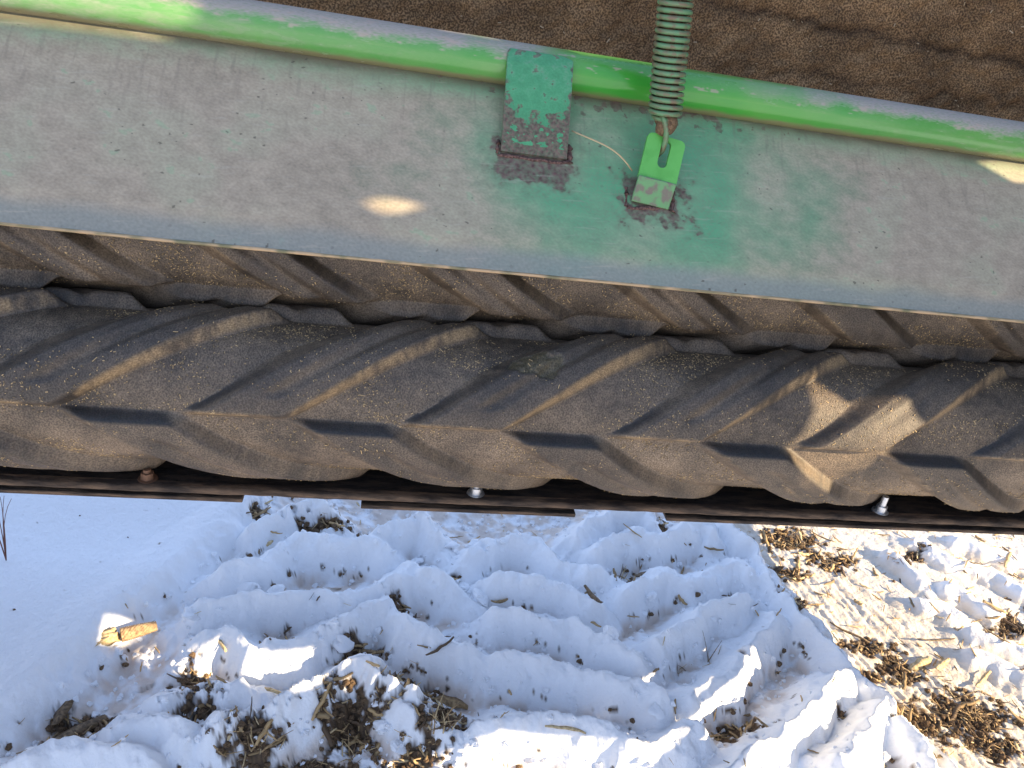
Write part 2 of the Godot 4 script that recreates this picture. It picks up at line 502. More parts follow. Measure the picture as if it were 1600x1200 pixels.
# ---------------------------------------------------------------- hood, side curtain
func build_hood() -> void:
	var o := base("conditioner_hood", Vector3(0, 1.0, -1.62))
	tag(o, "dust-caked brown inner hood sheet behind the green tube", "machine hood")
	var nu := 360
	var nv := 140
	var pos := PackedVector3Array()
	var col := PackedColorArray()
	pos.resize(nu * nv); col.resize(nu * nv)
	var n1 := noise(31, 2.2, 3)
	var n2 := noise(32, 40.0, 4)
	var n3 := noise(33, 7.0, 3)
	for j in nv:
		for i in nu:
			var u := -2.2 + 4.1 * i / (nu - 1.0)
			var v := 1.05 * j / (nv - 1.0)
			var line1 := absf(v - 0.44 + 0.035 * u + 0.012 * n3.get_noise_1d(u * 2.0))
			var line2 := absf(v - 0.34 + 0.02 * u + 0.02 * n3.get_noise_1d(u * 2.0 + 9.0))
			var cr := maxf(1.0 - line1 / 0.012, 0.0) * sstep(0.35, 0.7, u) + 0.6 * maxf(1.0 - line2 / 0.012, 0.0) * sstep(0.5, 0.8, u)
			var d := 0.012 * n1.get_noise_2d(u, v) + 0.010 * n2.get_noise_2d(u, v) - 0.008 * cr
			pos[j * nu + i] = Vector3(u, v, 0.08 * v * v + d)
			var k := 0.5 + 0.5 * n2.get_noise_2d(u * 1.5 + 4.0, v * 1.5)
			var w := sstep(-0.35, 0.45, n3.get_noise_2d(u, v * 1.6))
			col[j * nu + i] = Color(0.20, 0.118, 0.056).lerp(Color(0.62, 0.385, 0.19), clampf(k * 0.6 + w * 0.4, 0, 1)).lerp(Color(0.05, 0.03, 0.02), clampf(cr, 0, 1) * 0.7)
	var m := StandardMaterial3D.new()
	m.vertex_color_use_as_albedo = true
	m.roughness = 0.95
	m.normal_enabled = true
	m.normal_texture = noise_normal(34, 0.10, 5, 5.0)
	m.albedo_texture = noise_color(35, 0.10, 6, Color(0.50, 0.48, 0.46), Color(1, 1, 1), 0.34, 0.66)
	triplanar(m, 4.0)
	obj("inner_sheet", make_array(pos, grid_normals(pos, nu, nv), grid_index(nu, nv), col), m, o)
	var fleck := MultiMesh.new()
	fleck.transform_format = MultiMesh.TRANSFORM_3D
	fleck.mesh = box_mesh(Vector3(0.006, 0.0012, 0.0014), 0.0004)
	fleck.instance_count = 900
	for k in 900:
		var i := rng.randi_range(2, nu - 3)
		var j := rng.randi_range(2, nv - 3)
		var sc := rng.randf_range(0.4, 1.5)
		fleck.set_instance_transform(k, Transform3D(Basis.from_euler(Vector3(rng.randf() * 6.0, rng.randf() * 6.0, rng.randf() * 6.0)).scaled(Vector3(sc, sc, sc)), pos[j * nu + i] + Vector3(rng.randf() * 0.01, rng.randf() * 0.006, 0.002)))
	var fo := MultiMeshInstance3D.new()
	fo.name = "chaff"
	fo.multimesh = fleck
	fo.material_override = mat(lin(0.55, 0.42, 0.26), 0.7)
	fo.set_meta("kind", "stuff")
	o.add_child(fo, true)
	var dark := mat(lin(0.05, 0.045, 0.035), 0.85)
	var bk := obj("back_sheet", box_mesh(Vector3(4.1, 1.45, 0.01), 0.003), dark, o)
	bk.position = Vector3(-0.15, 0.33, -0.06)
	var cb := obj("crossbar", box_mesh(Vector3(4.1, 0.06, 0.06), 0.006), dark, o)
	cb.position = Vector3(-0.15, 1.02, 0.44)
	for x in [-2.25, 1.87]:
		var ef := obj("end_plate", box_mesh(Vector3(0.03, 1.75, 0.75), 0.004), dark, o)
		ef.position = Vector3(x, 0.18, 0.32)
	# canvas side curtain at the right end of the machine, worn through in places
	var cv := CSGCombiner3D.new()
	cv.name = numbered("side_curtain")
	add_child(cv)
	tag(cv, "dark worn canvas side curtain hanging at the right end of the machine", "curtain")
	var cm := mat(lin(0.05, 0.05, 0.045), 0.95)
	var outline := PackedVector2Array([Vector2(-1.75, 0.41), Vector2(-1.45, 0.408), Vector2(-1.263, 0.406), Vector2(-1.105, 0.411), Vector2(-0.967, 0.474), Vector2(-0.766, 0.545), Vector2(-0.60, 0.59), Vector2(-0.43, 0.617), Vector2(0.0, 0.64), Vector2(0.8, 0.62), Vector2(0.8, 2.85), Vector2(-1.75, 2.85)])
	var holes: Array = [
		[Vector2(-0.136, 1.307), Vector2(-0.162, 1.278), Vector2(-0.185, 1.243), Vector2(-0.201, 1.204), Vector2(-0.172, 1.204), Vector2(-0.125, 1.230), Vector2(-0.075, 1.288)],
		[Vector2(-0.130, 1.190), Vector2(-0.225, 1.167), Vector2(-0.221, 1.120), Vector2(-0.306, 1.055), Vector2(-0.290, 1.037), Vector2(-0.214, 1.057), Vector2(-0.140, 1.100), Vector2(-0.115, 1.150)],
		[Vector2(-0.245, 1.020), Vector2(-0.321, 0.997), Vector2(-0.301, 0.970), Vector2(-0.240, 0.995)],
		[Vector2(-0.147, 0.887), Vector2(-0.286, 0.856), Vector2(-0.342, 0.784), Vector2(-0.420, 0.700), Vector2(-0.500, 0.665), Vector2(-0.514, 0.638), Vector2(-0.391, 0.656), Vector2(-0.2, 0.70)],
		[Vector2(-0.655, 0.625), Vector2(-0.720, 0.590), Vector2(-0.625, 0.606)],
		[Vector2(0.037, 2.162), Vector2(0.021, 2.159), Vector2(0.004, 2.143), Vector2(-0.006, 2.124), Vector2(0.019, 2.131), Vector2(0.035, 2.144)],
		[Vector2(-0.561, 1.818), Vector2(-0.66, 1.76), Vector2(-0.64, 1.715), Vector2(-0.571, 1.768)],
		[Vector2(-0.259, 1.669), Vector2(-0.246, 1.641), Vector2(-0.245, 1.613), Vector2(-0.275, 1.601), Vector2(-0.281, 1.587), Vector2(-0.268, 1.568), Vector2(-0.267, 1.546), Vector2(-0.255, 1.534), Vector2(-0.235, 1.505), Vector2(-0.200, 1.49), Vector2(-0.165, 1.53), Vector2(-0.151, 1.585), Vector2(-0.165, 1.605), Vector2(-0.181, 1.613), Vector2(-0.205, 1.632), Vector2(-0.224, 1.652)],
		[Vector2(-0.155, 2.322), Vector2(-0.187, 2.328), Vector2(-0.275, 2.243), Vector2(-0.366, 2.154), Vector2(-0.331, 2.134), Vector2(-0.250, 2.214), Vector2(-0.225, 2.243)],
		[Vector2(-0.385, 2.103), Vector2(-0.410, 2.105), Vector2(-0.474, 2.038), Vector2(-0.443, 2.027)],
		[Vector2(0.25, 2.70), Vector2(0.02, 2.47), Vector2(0.03, 2.44), Vector2(0.27, 2.67)]]
	var sheet := CSGPolygon3D.new()
	sheet.name = "cloth"
	sheet.polygon = outline
	sheet.depth = 0.006
	sheet.material = cm
	sheet.transform = Transform3D(Basis(Vector3(0, 0, 1), Vector3(0, 1, 0), Vector3(-1, 0, 0)), Vector3(1.9, 0, 0))
	cv.add_child(sheet)
	for hpts in holes:
		var h := CSGPolygon3D.new()
		h.name = "worn_hole"
		h.operation = CSGShape3D.OPERATION_SUBTRACTION
		h.polygon = PackedVector2Array(hpts)
		h.depth = 0.06
		h.transform = Transform3D(sheet.transform.basis, Vector3(1.87, 0, 0))
		h.material = cm
		cv.add_child(h, true)

# ---------------------------------------------------------------- rubber rolls
# rows: [from deg, to deg, left edge at from, slope per degree]. Gives height, which lug, and how near its worn edge.
var lug_h := 0.0
var lug_id := -1
var lug_edge := 0.0
var lug_dark := 0.0
func edge(a: float, b: float, x: float) -> float:
	var t := clampf((x - a) / (b - a), 0.0, 1.0)
	return lerpf(t, t * t * (3.0 - 2.0 * t), 0.45)

func lug_at(rows: Array, x: float, th: float) -> void:
	lug_h = 0.0; lug_id = -1; lug_edge = 0.0; lug_dark = 0.0
	for r in rows.size():
		var row: Array = rows[r]
		var t := th
		while t < row[0] - 40.0: t += 360.0
		while t > row[1] + 40.0: t -= 360.0
		if t < row[0] - 5.0 or t > row[1] + 5.0: continue
		var left: float = row[2] + row[3] * (t - row[0])
		var f := fposmod(x - left + 0.06, PITCH) - 0.06
		var n := int(floor((x - left + 0.06) / PITCH))
		var hs := fposmod(sin(n * 12.9898 + r * 78.233) * 43758.5453, 1.0)
		f += 0.005 * (hs - 0.5)
		var width := 0.104 + 0.008 * (fposmod(hs * 7.31, 1.0) - 0.5)
		if f > width + 0.05: continue
		var k := 0.56
		var dl := f * k
		var dr := (width - f) * k
		var db: float = (t - row[0]) * 0.00193
		var dt: float = (row[1] - t) * 0.00193
		var up: bool = row[3] > 0.0
		var soft := sstep(0.015, 0.09, db) if up else 0.3
		var h := edge(-lerpf(0.010, 0.024, soft), 0.004, dl) * edge(-0.0085, 0.003, dr) * edge(-0.007, 0.003, db) * edge(-0.007, 0.003, dt)
		var inner := minf(minf(dl, dr), minf(db, dt))
		# a shallow moulded groove along the lug, stopping short of its foot
		var foot := db if up else dt
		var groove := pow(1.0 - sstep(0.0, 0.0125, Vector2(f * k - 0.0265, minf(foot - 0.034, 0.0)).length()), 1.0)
		var step := sstep(0.018, 0.004, f * k)
		if r == 0 and n == 3: groove *= 0.25
		var total := (0.0188 + 0.0024 * hs) * h - (0.0050 * groove + 0.0012 * step) * h
		if total > lug_h:
			lug_h = total
			if inner > -0.0045:
				lug_id = r * 100 + n + 20
			lug_edge = sstep(-0.0075, -0.004, dr) * (1.0 - sstep(-0.0005, 0.003, dr)) * sstep(0.0, 0.004, db + 0.004) * sstep(-0.003, 0.003, dt)
			var bottom := sstep(-0.007, -0.001, db) * (1.0 - sstep(0.0005, 0.005, db)) * sstep(-0.004, 0.003, dl) * sstep(-0.006, 0.0, dr)
			if up: lug_edge = maxf(lug_edge, bottom)
			else:
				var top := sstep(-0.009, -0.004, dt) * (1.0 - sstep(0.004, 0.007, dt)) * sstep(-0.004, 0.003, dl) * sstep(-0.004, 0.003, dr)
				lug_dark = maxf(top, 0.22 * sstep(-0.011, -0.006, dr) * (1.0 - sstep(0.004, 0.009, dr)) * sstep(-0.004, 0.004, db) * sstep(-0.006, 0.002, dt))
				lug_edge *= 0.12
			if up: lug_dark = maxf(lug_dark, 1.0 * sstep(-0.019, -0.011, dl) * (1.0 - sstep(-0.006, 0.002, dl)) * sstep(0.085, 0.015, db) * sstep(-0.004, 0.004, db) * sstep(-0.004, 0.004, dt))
			else: lug_edge = maxf(lug_edge, 0.45 * sstep(-0.002, 0.002, dl) * (1.0 - sstep(0.003, 0.006, dl)) * sstep(-0.004, 0.004, dt))

func build_roll(called: String, label: String, cy: float, cz: float, r0: float, rows: Array, t_from: float, t_to: float, dusty: float, s: int) -> void:
	var o := base(called, Vector3(0, cy, cz))
	tag(o, label, "roller")
	var ths := PackedFloat32Array()
	var t := t_from
	while t < t_to:
		ths.append(t); t += 1.15
	while t < t_from + 359.0:
		ths.append(t); t += 4.0
	ths.append(t_from + 360.0)
	var xa := -1.6
	var dx := 0.003
	var nu := int((1.84 - xa) / dx)
	var nv := ths.size()
	var pos := PackedVector3Array()
	var col := PackedColorArray()
	var ids := PackedInt32Array()
	pos.resize(nu * nv); col.resize(nu * nv); ids.resize(nu * nv)
	var n1 := noise(s, 9.0, 4)
	var n2 := noise(s + 1, 60.0, 5)
	var n3 := noise(s + 2, 3.0, 2)
	for j in nv:
		var th := ths[j]
		var a := deg_to_rad(th)
		for i in nu:
			var x := xa + i * dx
			lug_at(rows, x + 0.0012 * n1.get_noise_2d(x * 2.0, th * 0.02), th)
			var k := j * nu + i
			var arc := th * 0.00195
			var g := n1.get_noise_2d(x, arc)
			var f := n2.get_noise_2d(x, arc)
			var big := n3.get_noise_2d(x, arc)
			var r := r0 + lug_h + 0.0009 * g + 0.0003 * f
			pos[k] = Vector3(x, sin(a) * r, cos(a) * r)
			ids[k] = lug_id
			var top := sstep(0.013, 0.0175, lug_h)
			var dust := clampf(dusty + 0.34 * g + 0.26 * f + 0.22 * big - 0.20 * top, 0.02, 0.95)
			# low side of the roll gathers fine chaff dust
			dust += 0.30 * sstep(30.0, -30.0, th) * (0.6 + 0.8 * maxf(g, -0.4))
			var c := Color(0.036, 0.030, 0.024).lerp(Color(0.305, 0.225, 0.146), clampf(dust, 0.0, 1.0))
			c = c.lerp(Color(0.125, 0.098, 0.072), top * 0.40)
			c = c.lerp(Color(0.40, 0.285, 0.155), lug_edge * clampf(0.50 + 1.2 * g + 1.1 * f, 0.0, 0.9))
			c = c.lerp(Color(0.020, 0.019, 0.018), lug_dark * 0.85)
			if s == 41:
				# one lug has a torn corner
				var tx := (x - 0.205) / 0.036
				var tt := (th - 58.0) / 11.0
				var torn := sstep(0.1, -0.25, tx * tx + tt * tt - 0.9 + 0.7 * g + 0.7 * f)
				if torn > 0.0:
					r -= torn * (0.0035 + 0.004 * maxf(f, -0.3))
					pos[k] = Vector3(x, sin(a) * r, cos(a) * r)
					c = c.lerp(Color(0.15, 0.12, 0.06), torn * 0.75)
			col[k] = c
	var nor := PackedVector3Array()
	nor.resize(nu * nv)
	for j in nv:
		var jp := j + 1 if j + 1 < nv else 1
		var jm := j - 1 if j > 0 else nv - 2
		for i in nu:
			var du := pos[j * nu + mini(i + 1, nu - 1)] - pos[j * nu + maxi(i - 1, 0)]
			var dv := pos[jp * nu + i] - pos[jm * nu + i]
			nor[j * nu + i] = du.cross(dv).normalized()
	for i in nu:
		var mean := (nor[i] + nor[(nv - 1) * nu + i]).normalized()
		if mean.dot(Vector3(0, pos[i].y, pos[i].z)) < 0.0: mean = -mean
	var flip := nor[nu * 3 + 10].dot(Vector3(0, pos[nu * 3 + 10].y, pos[nu * 3 + 10].z)) < 0.0
	if flip:
		for k in nor.size(): nor[k] = -nor[k]
	var parts := {}
	for j in nv - 1:
		for i in nu - 1:
			var q := j * nu + i
			var id := ids[q]
			if not parts.has(id): parts[id] = PackedInt32Array()
			parts[id].append(q)
	var m := StandardMaterial3D.new()
	m.vertex_color_use_as_albedo = true
	m.albedo_texture = noise_color(s + 5, 0.13, 5, Color(0.66, 0.64, 0.62), Color(1, 1, 1), 0.36, 0.62)
	m.roughness = 0.58
	m.normal_enabled = true
	m.normal_texture = noise_normal(s + 6, 0.18, 4, 5.0)
	m.normal_scale = 0.35
	triplanar(m, 5.0)
	var remap := PackedInt32Array()
	remap.resize(nu * nv)
	remap.fill(-1)
	for id in parts:
		var cells: PackedInt32Array = parts[id]
		var p := PackedVector3Array()
		var n := PackedVector3Array()
		var c := PackedColorArray()
		var idx := PackedInt32Array()
		var touched := PackedInt32Array()
		for q in cells:
			for w in [q, q + nu + 1, q + 1, q, q + nu, q + nu + 1] if not flip else [q, q + 1, q + nu + 1, q, q + nu + 1, q + nu]:
				if remap[w] < 0:
					remap[w] = p.size()
					touched.append(w)
					p.append(pos[w]); n.append(nor[w]); c.append(col[w])
				idx.append(remap[w])
		for w in touched: remap[w] = -1
		obj("rubber_sleeve" if id < 0 else "lug", make_array(p, n, idx, c), m, o)
	var shaft := CylinderMesh.new()
	shaft.top_radius = 0.03; shaft.bottom_radius = 0.03; shaft.height = 4.2
	var sh := obj("shaft", shaft, mat(lin(0.12, 0.11, 0.10), 0.5, 0.8), o)
	sh.rotation.z = PI / 2
	sh.position.x = -0.2
	for x in [-1.602, 1.842]:
		var cap := CylinderMesh.new()
		cap.top_radius = r0; cap.bottom_radius = r0; cap.height = 0.01
		var e := obj("end_disc", cap, mat(lin(0.05, 0.05, 0.05), 0.6), o)
		e.rotation.z = PI / 2
		e.position.x = x

var lower_rows: Array = [[12.0, 96.0, -0.217, 0.0029], [-78.0, 6.0, 0.150, -0.0028], [102.0, 186.0, 0.115, -0.0029], [192.0, 276.0, -0.1, 0.0029]]
var upper_rows: Array = [[-25.0, 59.0, -0.125, -0.0030], [-115.0, -31.0, -0.240, 0.0030], [65.0, 149.0, -0.3, 0.0030], [155.0, 239.0, 0.0, -0.0030]]

func build_rolls() -> void:
	build_roll("lower_conditioner_roll", "lower black rubber roller with wide chevron lugs, above the rusty beam", 0.880, -0.986, 0.0982, lower_rows, -100.0, 125.0, 0.44, 41)
	build_roll("upper_conditioner_roll", "upper rubber roller, mostly hidden under the green shield edge", 1.057, -1.111, 0.1000, upper_rows, -75.0, 25.0, 0.34, 61)
	# chopped straw stuck to both rolls
	var st := SurfaceTool.new()
	st.begin(Mesh.PRIMITIVE_TRIANGLES)
	bevel_box(st, Transform3D(), Vector3(1.0, 0.12, 0.22), 0.04)
	st.generate_normals()
	var mm := MultiMesh.new()
	mm.transform_format = MultiMesh.TRANSFORM_3D
	mm.use_colors = true
	mm.mesh = st.commit()
	var cm := StandardMaterial3D.new()
	cm.vertex_color_use_as_albedo = true
	cm.roughness = 0.7
	var n := 11000
	mm.instance_count = n
	var nn := noise(77, 5.0, 2)
	var done := 0
	while done < n:
		var lower := rng.randf() < 0.72
		var x := rng.randf_range(-0.75, 1.55)
		var th := rng.randf_range(-70.0, 95.0) if lower else rng.randf_range(-40.0, 8.0)
		if nn.get_noise_2d(x, th * 0.004 + (3.0 if lower else 0.0)) < rng.randf_range(-0.25, 0.55): continue
		lug_at(lower_rows if lower else upper_rows, x, th)
		if lug_h > 0.014 and rng.randf() < 0.6: continue
		if lug_dark > 0.15 or (lug_h > 0.001 and lug_h < 0.0165): continue
		var a := deg_to_rad(th)
		var r := (0.0982 if lower else 0.1000) + lug_h + 0.0006
		var nrm := Vector3(0, sin(a), cos(a))
		var p := nrm * r + (Vector3(x, 0.880, -0.986) if lower else Vector3(x, 1.057, -1.111))
		var ang := rng.randf() * TAU
		var tx := Vector3(1, 0, 0) * cos(ang) + Vector3(0, cos(a), -sin(a)) * sin(ang)
		tx = (tx + nrm * rng.randf_range(-0.1, 0.25)).normalized()
		var tz := tx.cross(nrm).normalized()
		var l := rng.randf_range(0.0007, 0.0030)
		if rng.randf() < 0.05: l *= 2.6
		mm.set_instance_transform(done, Transform3D(Basis(tx * l, nrm * 0.0045, tz * 0.0042), p))
		var b := rng.randf_range(0.25, 1.15)
		mm.set_instance_color(done, Color(0.50 * b, 0.35 * b, 0.17 * b))
		done += 1
	var o := MultiMeshInstance3D.new()
	o.name = numbered("chopped_straw_dust")
	o.multimesh = mm
	o.material_override = cm
	add_child(o)
	tag(o, "tiny straw bits and chaff stuck over both rubber rollers", "chaff", "", "stuff")

# ---------------------------------------------------------------- green shield
func pl(x: float, s: float, n: float) -> Vector3:     # a point on the sloping shield: along, up the slope, out of it
	return Vector3(x, 1.081, -0.941) + (0.15 + (s - 0.15) * (1.0 - 0.06 * clampf(x / 0.92, -0.3, 1.4)) + 0.0155 * (0.92 - x)) * Vector3(0, 0.70711, -0.70711) + n * Vector3(0, 0.70711, 0.70711)

func build_shield() -> void:
	var o := base("green_shield", Vector3.ZERO)
	tag(o, "sloping green steel shield, dusty grey, with a tube along its upper edge", "shield")
	# ---- sheet: colour worked out point by point: gray dust, cleaned green round the tab, rust at the welds
	var tw := 2048
	var thh := 400
	var img_x0 := -1.4
	var img_w := 3.1
	var s_len := 0.335
	var data := PackedByteArray()
	var rdata := PackedByteArray()
	data.resize(tw * thh * 3)
	rdata.resize(tw * thh * 3)
	var na := noise(81, 30.0, 4)
	var nb := noise(82, 5.0, 3)
	var nf := noise(83, 220.0, 2)
	var nsc := noise(185, 6.0, 3)
	var nsp := noise(186, 95.0, 1)
	var nr := noise(84, 26.0, 5)
	for j in thh:
		var s := s_len * (j + 0.5) / thh
		for i in tw:
			var x := img_x0 + img_w * (i + 0.5) / tw
			var a := na.get_noise_2d(x * 0.9 + s * 0.3, s * 1.3)
			var b := nb.get_noise_2d(x, s)
			var f := nf.get_noise_2d(x * 0.85 + s * 0.3, s)
			# dust layer
			var c := Color(0.378, 0.308, 0.218) * (1.0 + 0.20 * a + 0.20 * f + 0.16 * b)
			var dx := (x - 0.335) / 0.27
			var ds := (s - 0.155) / 0.20
			var clean := 1.0 - sstep(0.10, 1.30, sqrt(dx * dx + ds * ds) + 0.45 * b + 0.22 * a + 0.10 * f)
			clean = maxf(clean, 0.75 * sstep(0.225, 0.275, s + 0.02 * b) * sstep(-1.2, -0.3, -absf(x - 0.3) / 0.5))
			clean = maxf(clean, 0.50 * sstep(0.225, 0.29, s + 0.03 * b + 0.012 * a))
			clean = maxf(clean, 0.30 * sstep(0.10, 0.35, x) * sstep(0.9, 0.55, x) * sstep(0.06, 0.02, s))
			clean = maxf(clean, 0.10 * (1.0 - sstep(0.1, 0.3, s)) * sstep(0.15, 0.6, b + 0.25))
			if a > 0.44 and b > 0.12: clean = maxf(clean, 0.30)
			var green := Color(0.062, 0.320, 0.140) * (1.0 + 0.10 * a + 0.10 * f)
			var mixk := clampf(clean * (0.84 + 0.25 * f + 0.2 * a), 0.0, 0.90)
			c = c.lerp(green, mixk)
			# band on the bent lower lip, thin blue-grey film
			c = c.lerp(Color(0.195, 0.220, 0.205) * (1.0 + 0.15 * f), 0.80 * sstep(0.044, 0.018, s + 0.006 * b))
			# old oily grime under the tube
			var grime := sstep(0.258, 0.281, s + 0.010 * b + 0.006 * a) * 0.75
			c = c.lerp(Color(0.105, 0.072, 0.048), grime)
			# rust round the two welds
			var rx := absf(x - 0.180) - 0.050
			var rs := absf(s - 0.164) - 0.026
			var q := maxf(rx, rs) + 0.020 * nr.get_noise_2d(x * 1.6, s * 1.6) + 0.006 * a
			var rust := 0.95 * (1.0 - sstep(-0.004, 0.008, q)) + 0.35 * (1.0 - sstep(0.0, 0.022, q + 0.006 * nr.get_noise_2d(x * 4.0, s * 4.0))) 
			rx = absf(x - 0.346 - 0.1 * (0.121 - s)) - 0.038
			rs = absf(s - 0.127) - 0.026
			q = maxf(rx, rs) + 0.030 * nr.get_noise_2d(x * 1.5 + 3.0, s * 1.5) + 0.006 * a
			rust = clampf(maxf(rust, 0.95 * (1.0 - sstep(-0.004, 0.008, q)) + 0.35 * (1.0 - sstep(0.0, 0.022, q + 0.006 * nr.get_noise_2d(x * 4.0, s * 4.0)))), 0.0, 1.0)
			q = 0.10 - nr.get_noise_2d(x * 1.4, s * 1.4) + 22.0 * maxf(0.0, absf(s - 0.271) - 0.008) + 2.5 * maxf(0.0, absf(x - 0.3) - 0.1)
			rust = maxf(rust, 0.8 * (1.0 - sstep(-0.02, 0.02, q)))
			var rc := Color(0.085, 0.042, 0.036).lerp(Color(0.17, 0.10, 0.085), clampf(0.5 + nr.get_noise_2d(x * 3.0, s * 3.0), 0, 1))
			c = c.lerp(rc, rust * (0.8 + 0.4 * nr.get_noise_2d(x * 5.0, s * 5.0)))
			# scuffs, drips and specks of dirt
			var scuff := nsc.get_noise_2d(x * 2.0 + s * 1.2, s * 22.0 - x * 2.0)
			if scuff > 0.42: c = c.lerp(Color(0.46, 0.41, 0.32), 0.22 * sstep(0.42, 0.6, scuff))
			var drip := nsc.get_noise_2d(x * 16.0, s * 1.5)
			c = c.lerp(Color(0.16, 0.13, 0.10), 0.30 * sstep(0.25, 0.6, drip) * sstep(0.08, 0.26, s))
			if nsp.get_noise_2d(x, s) > 0.85: c = c.lerp(Color(0.06, 0.05, 0.035), 0.22 + 0.45 * float(b > 0.15))
			var k := (j * tw + i) * 3
			var e := c.linear_to_srgb()
			data[k] = clampi(int(e.r * 255.0), 0, 255); data[k + 1] = clampi(int(e.g * 255.0), 0, 255); data[k + 2] = clampi(int(e.b * 255.0), 0, 255)
			var rr := clampi(int((0.88 - 0.38 * mixk + 0.3 * rust * mixk) * 255.0), 0, 255)
			rdata[k] = rr; rdata[k + 1] = rr; rdata[k + 2] = rr
	var m := StandardMaterial3D.new()
	m.albedo_texture = ImageTexture.create_from_image(Image.create_from_data(tw, thh, false, Image.FORMAT_RGB8, data))
	m.roughness_texture = ImageTexture.create_from_image(Image.create_from_data(tw, thh, false, Image.FORMAT_RGB8, rdata))
	m.normal_enabled = true
	m.normal_texture = noise_normal(85, 0.02, 3, 1.2)
	m.normal_scale = 0.25
	m.texture_filter = BaseMaterial3D.TEXTURE_FILTER_LINEAR
	var nu := 140
	var ss: Array = [0.004, 0.010, 0.018, 0.028, 0.036, 0.045, 0.06, 0.1, 0.15, 0.2, 0.25, 0.30, 0.335]
	var pos := PackedVector3Array()
	var uv := PackedVector2Array()
	var nw := noise(86, 2.0, 2)
	for s in ss:
		for i in nu:
			var x := img_x0 + img_w * i / (nu - 1.0)
			var bend := sstep(0.045, 0.0, s)
			pos.append(pl(x, s, 0.0015 * nw.get_noise_2d(x, s * 2.0) - 0.008 * bend))
			uv.append(Vector2((x - img_x0) / img_w, s / s_len))
	var nv := ss.size()
	obj("sheet", make_array(pos, grid_normals(pos, nu, nv), grid_index(nu, nv), null, uv), m, o)
	var back := PackedVector3Array()
	for p in pos: back.append(p - Vector3(0, 0.70711, 0.70711) * 0.004)
	obj("back_face", make_array(back, grid_normals(back, nu, nv, true), grid_index(nu, nv, true)), mat(lin(0.06, 0.10, 0.06), 0.8), o)
	# worn bare lower edge
	var edge_pts: Array = []
	var edge_r: Array = []
	for i in 120:
		var x := img_x0 + img_w * i / 119.0
		edge_pts.append(pl(x, 0.0035, -0.0100 + 0.0005 * nw.get_noise_1d(x * 20.0)))
		edge_r.append(0.0024)
	var em := mat(Color(1, 1, 1), 0.7)
	em.albedo_texture = noise_color(87, 0.03, 3, lin(0.16, 0.15, 0.08), lin(0.44, 0.31, 0.18), 0.3, 0.55)
	triplanar(em, 1.2)
	obj("worn_edge", sweep_mesh(edge_pts, edge_r, 8), em, o)
	# ---- tube
	var iw := 1024
	var ih := 160
	var td := PackedByteArray()
	var tr := PackedByteArray()
	td.resize(iw * ih * 3); tr.resize(iw * ih * 3)
	for j in ih:
		var ang := 360.0 * (j + 0.5) / ih            # 0 = facing +z, 90 = up
		for i in iw:
			var x := img_x0 + img_w * (i + 0.5) / iw
			var a := na.get_noise_2d(x * 0.8, ang * 0.0012)
			var b := nb.get_noise_2d(x, ang * 0.0006 + 5.0)
			var f := nf.get_noise_2d(x * 0.6, ang * 0.0009)
			var up := sin(deg_to_rad(ang))
			var near := sstep(0.30, 0.12, absf(x - 0.36) + 0.10 * b)
			var dust := sstep(0.16, 0.72, up + 0.22 * a + 0.30 * b + 0.12 * f) * (1.0 - 0.85 * near)
			dust = maxf(dust, (0.34 + 0.25 * a) * sstep(0.35, 0.9, absf(x - 0.36) + 0.25 * a))
			var c := Color(0.045, 0.30, 0.036).lerp(Color(0.085, 0.33, 0.050), clampf(0.5 + b, 0, 1))
			c = c.lerp(Color(0.34, 0.305, 0.265) * (1.0 + 0.2 * f), clampf(0.16 * (1.0 - near) + dust * (0.84 + 0.25 * f), 0, 1))
			c = c.lerp(Color(0.22, 0.16, 0.10), 0.8 * sstep(-0.55, -0.8, up + 0.1 * a))
			if a > 0.42 and up > 0.2: c = c.lerp(Color(0.42, 0.33, 0.27), 0.6)
			var e := c.linear_to_srgb()
			var k := (j * iw + i) * 3
			td[k] = clampi(int(e.r * 255.0), 0, 255); td[k + 1] = clampi(int(e.g * 255.0), 0, 255); td[k + 2] = clampi(int(e.b * 255.0), 0, 255)
			var rr := clampi(int((0.17 + 0.70 * dust) * 255.0), 0, 255)
			tr[k] = rr; tr[k + 1] = rr; tr[k + 2] = rr
	var tm := StandardMaterial3D.new()
	tm.albedo_texture = ImageTexture.create_from_image(Image.create_from_data(iw, ih, false, Image.FORMAT_RGB8, td))
	tm.roughness_texture = ImageTexture.create_from_image(Image.create_from_data(iw, ih, false, Image.FORMAT_RGB8, tr))
	var tp := PackedVector3Array()
	var tn := PackedVector3Array()
	var tu := PackedVector2Array()
	
	var nx := 100
	for j in 41:
		var a := TAU * j / 40.0
		for i in nx:
			var x := img_x0 + img_w * i / (nx - 1.0)
			tp.append(pl(x, 0.3055, 0.012) + Vector3(0, sin(a) * 0.0285, cos(a) * 0.0285))
			tn.append(Vector3(0, sin(a), cos(a)))
			tu.append(Vector2((x - img_x0) / img_w, j / 40.0))
	obj("edge_tube", make_array(tp, tn, grid_index(nx, 41), null, tu), tm, o)
	# ---- strap bracket welded from tube to sheet
	var bw := 192
	var bh := 320
	var bd := PackedByteArray()
	bd.resize(bw * bh * 3)
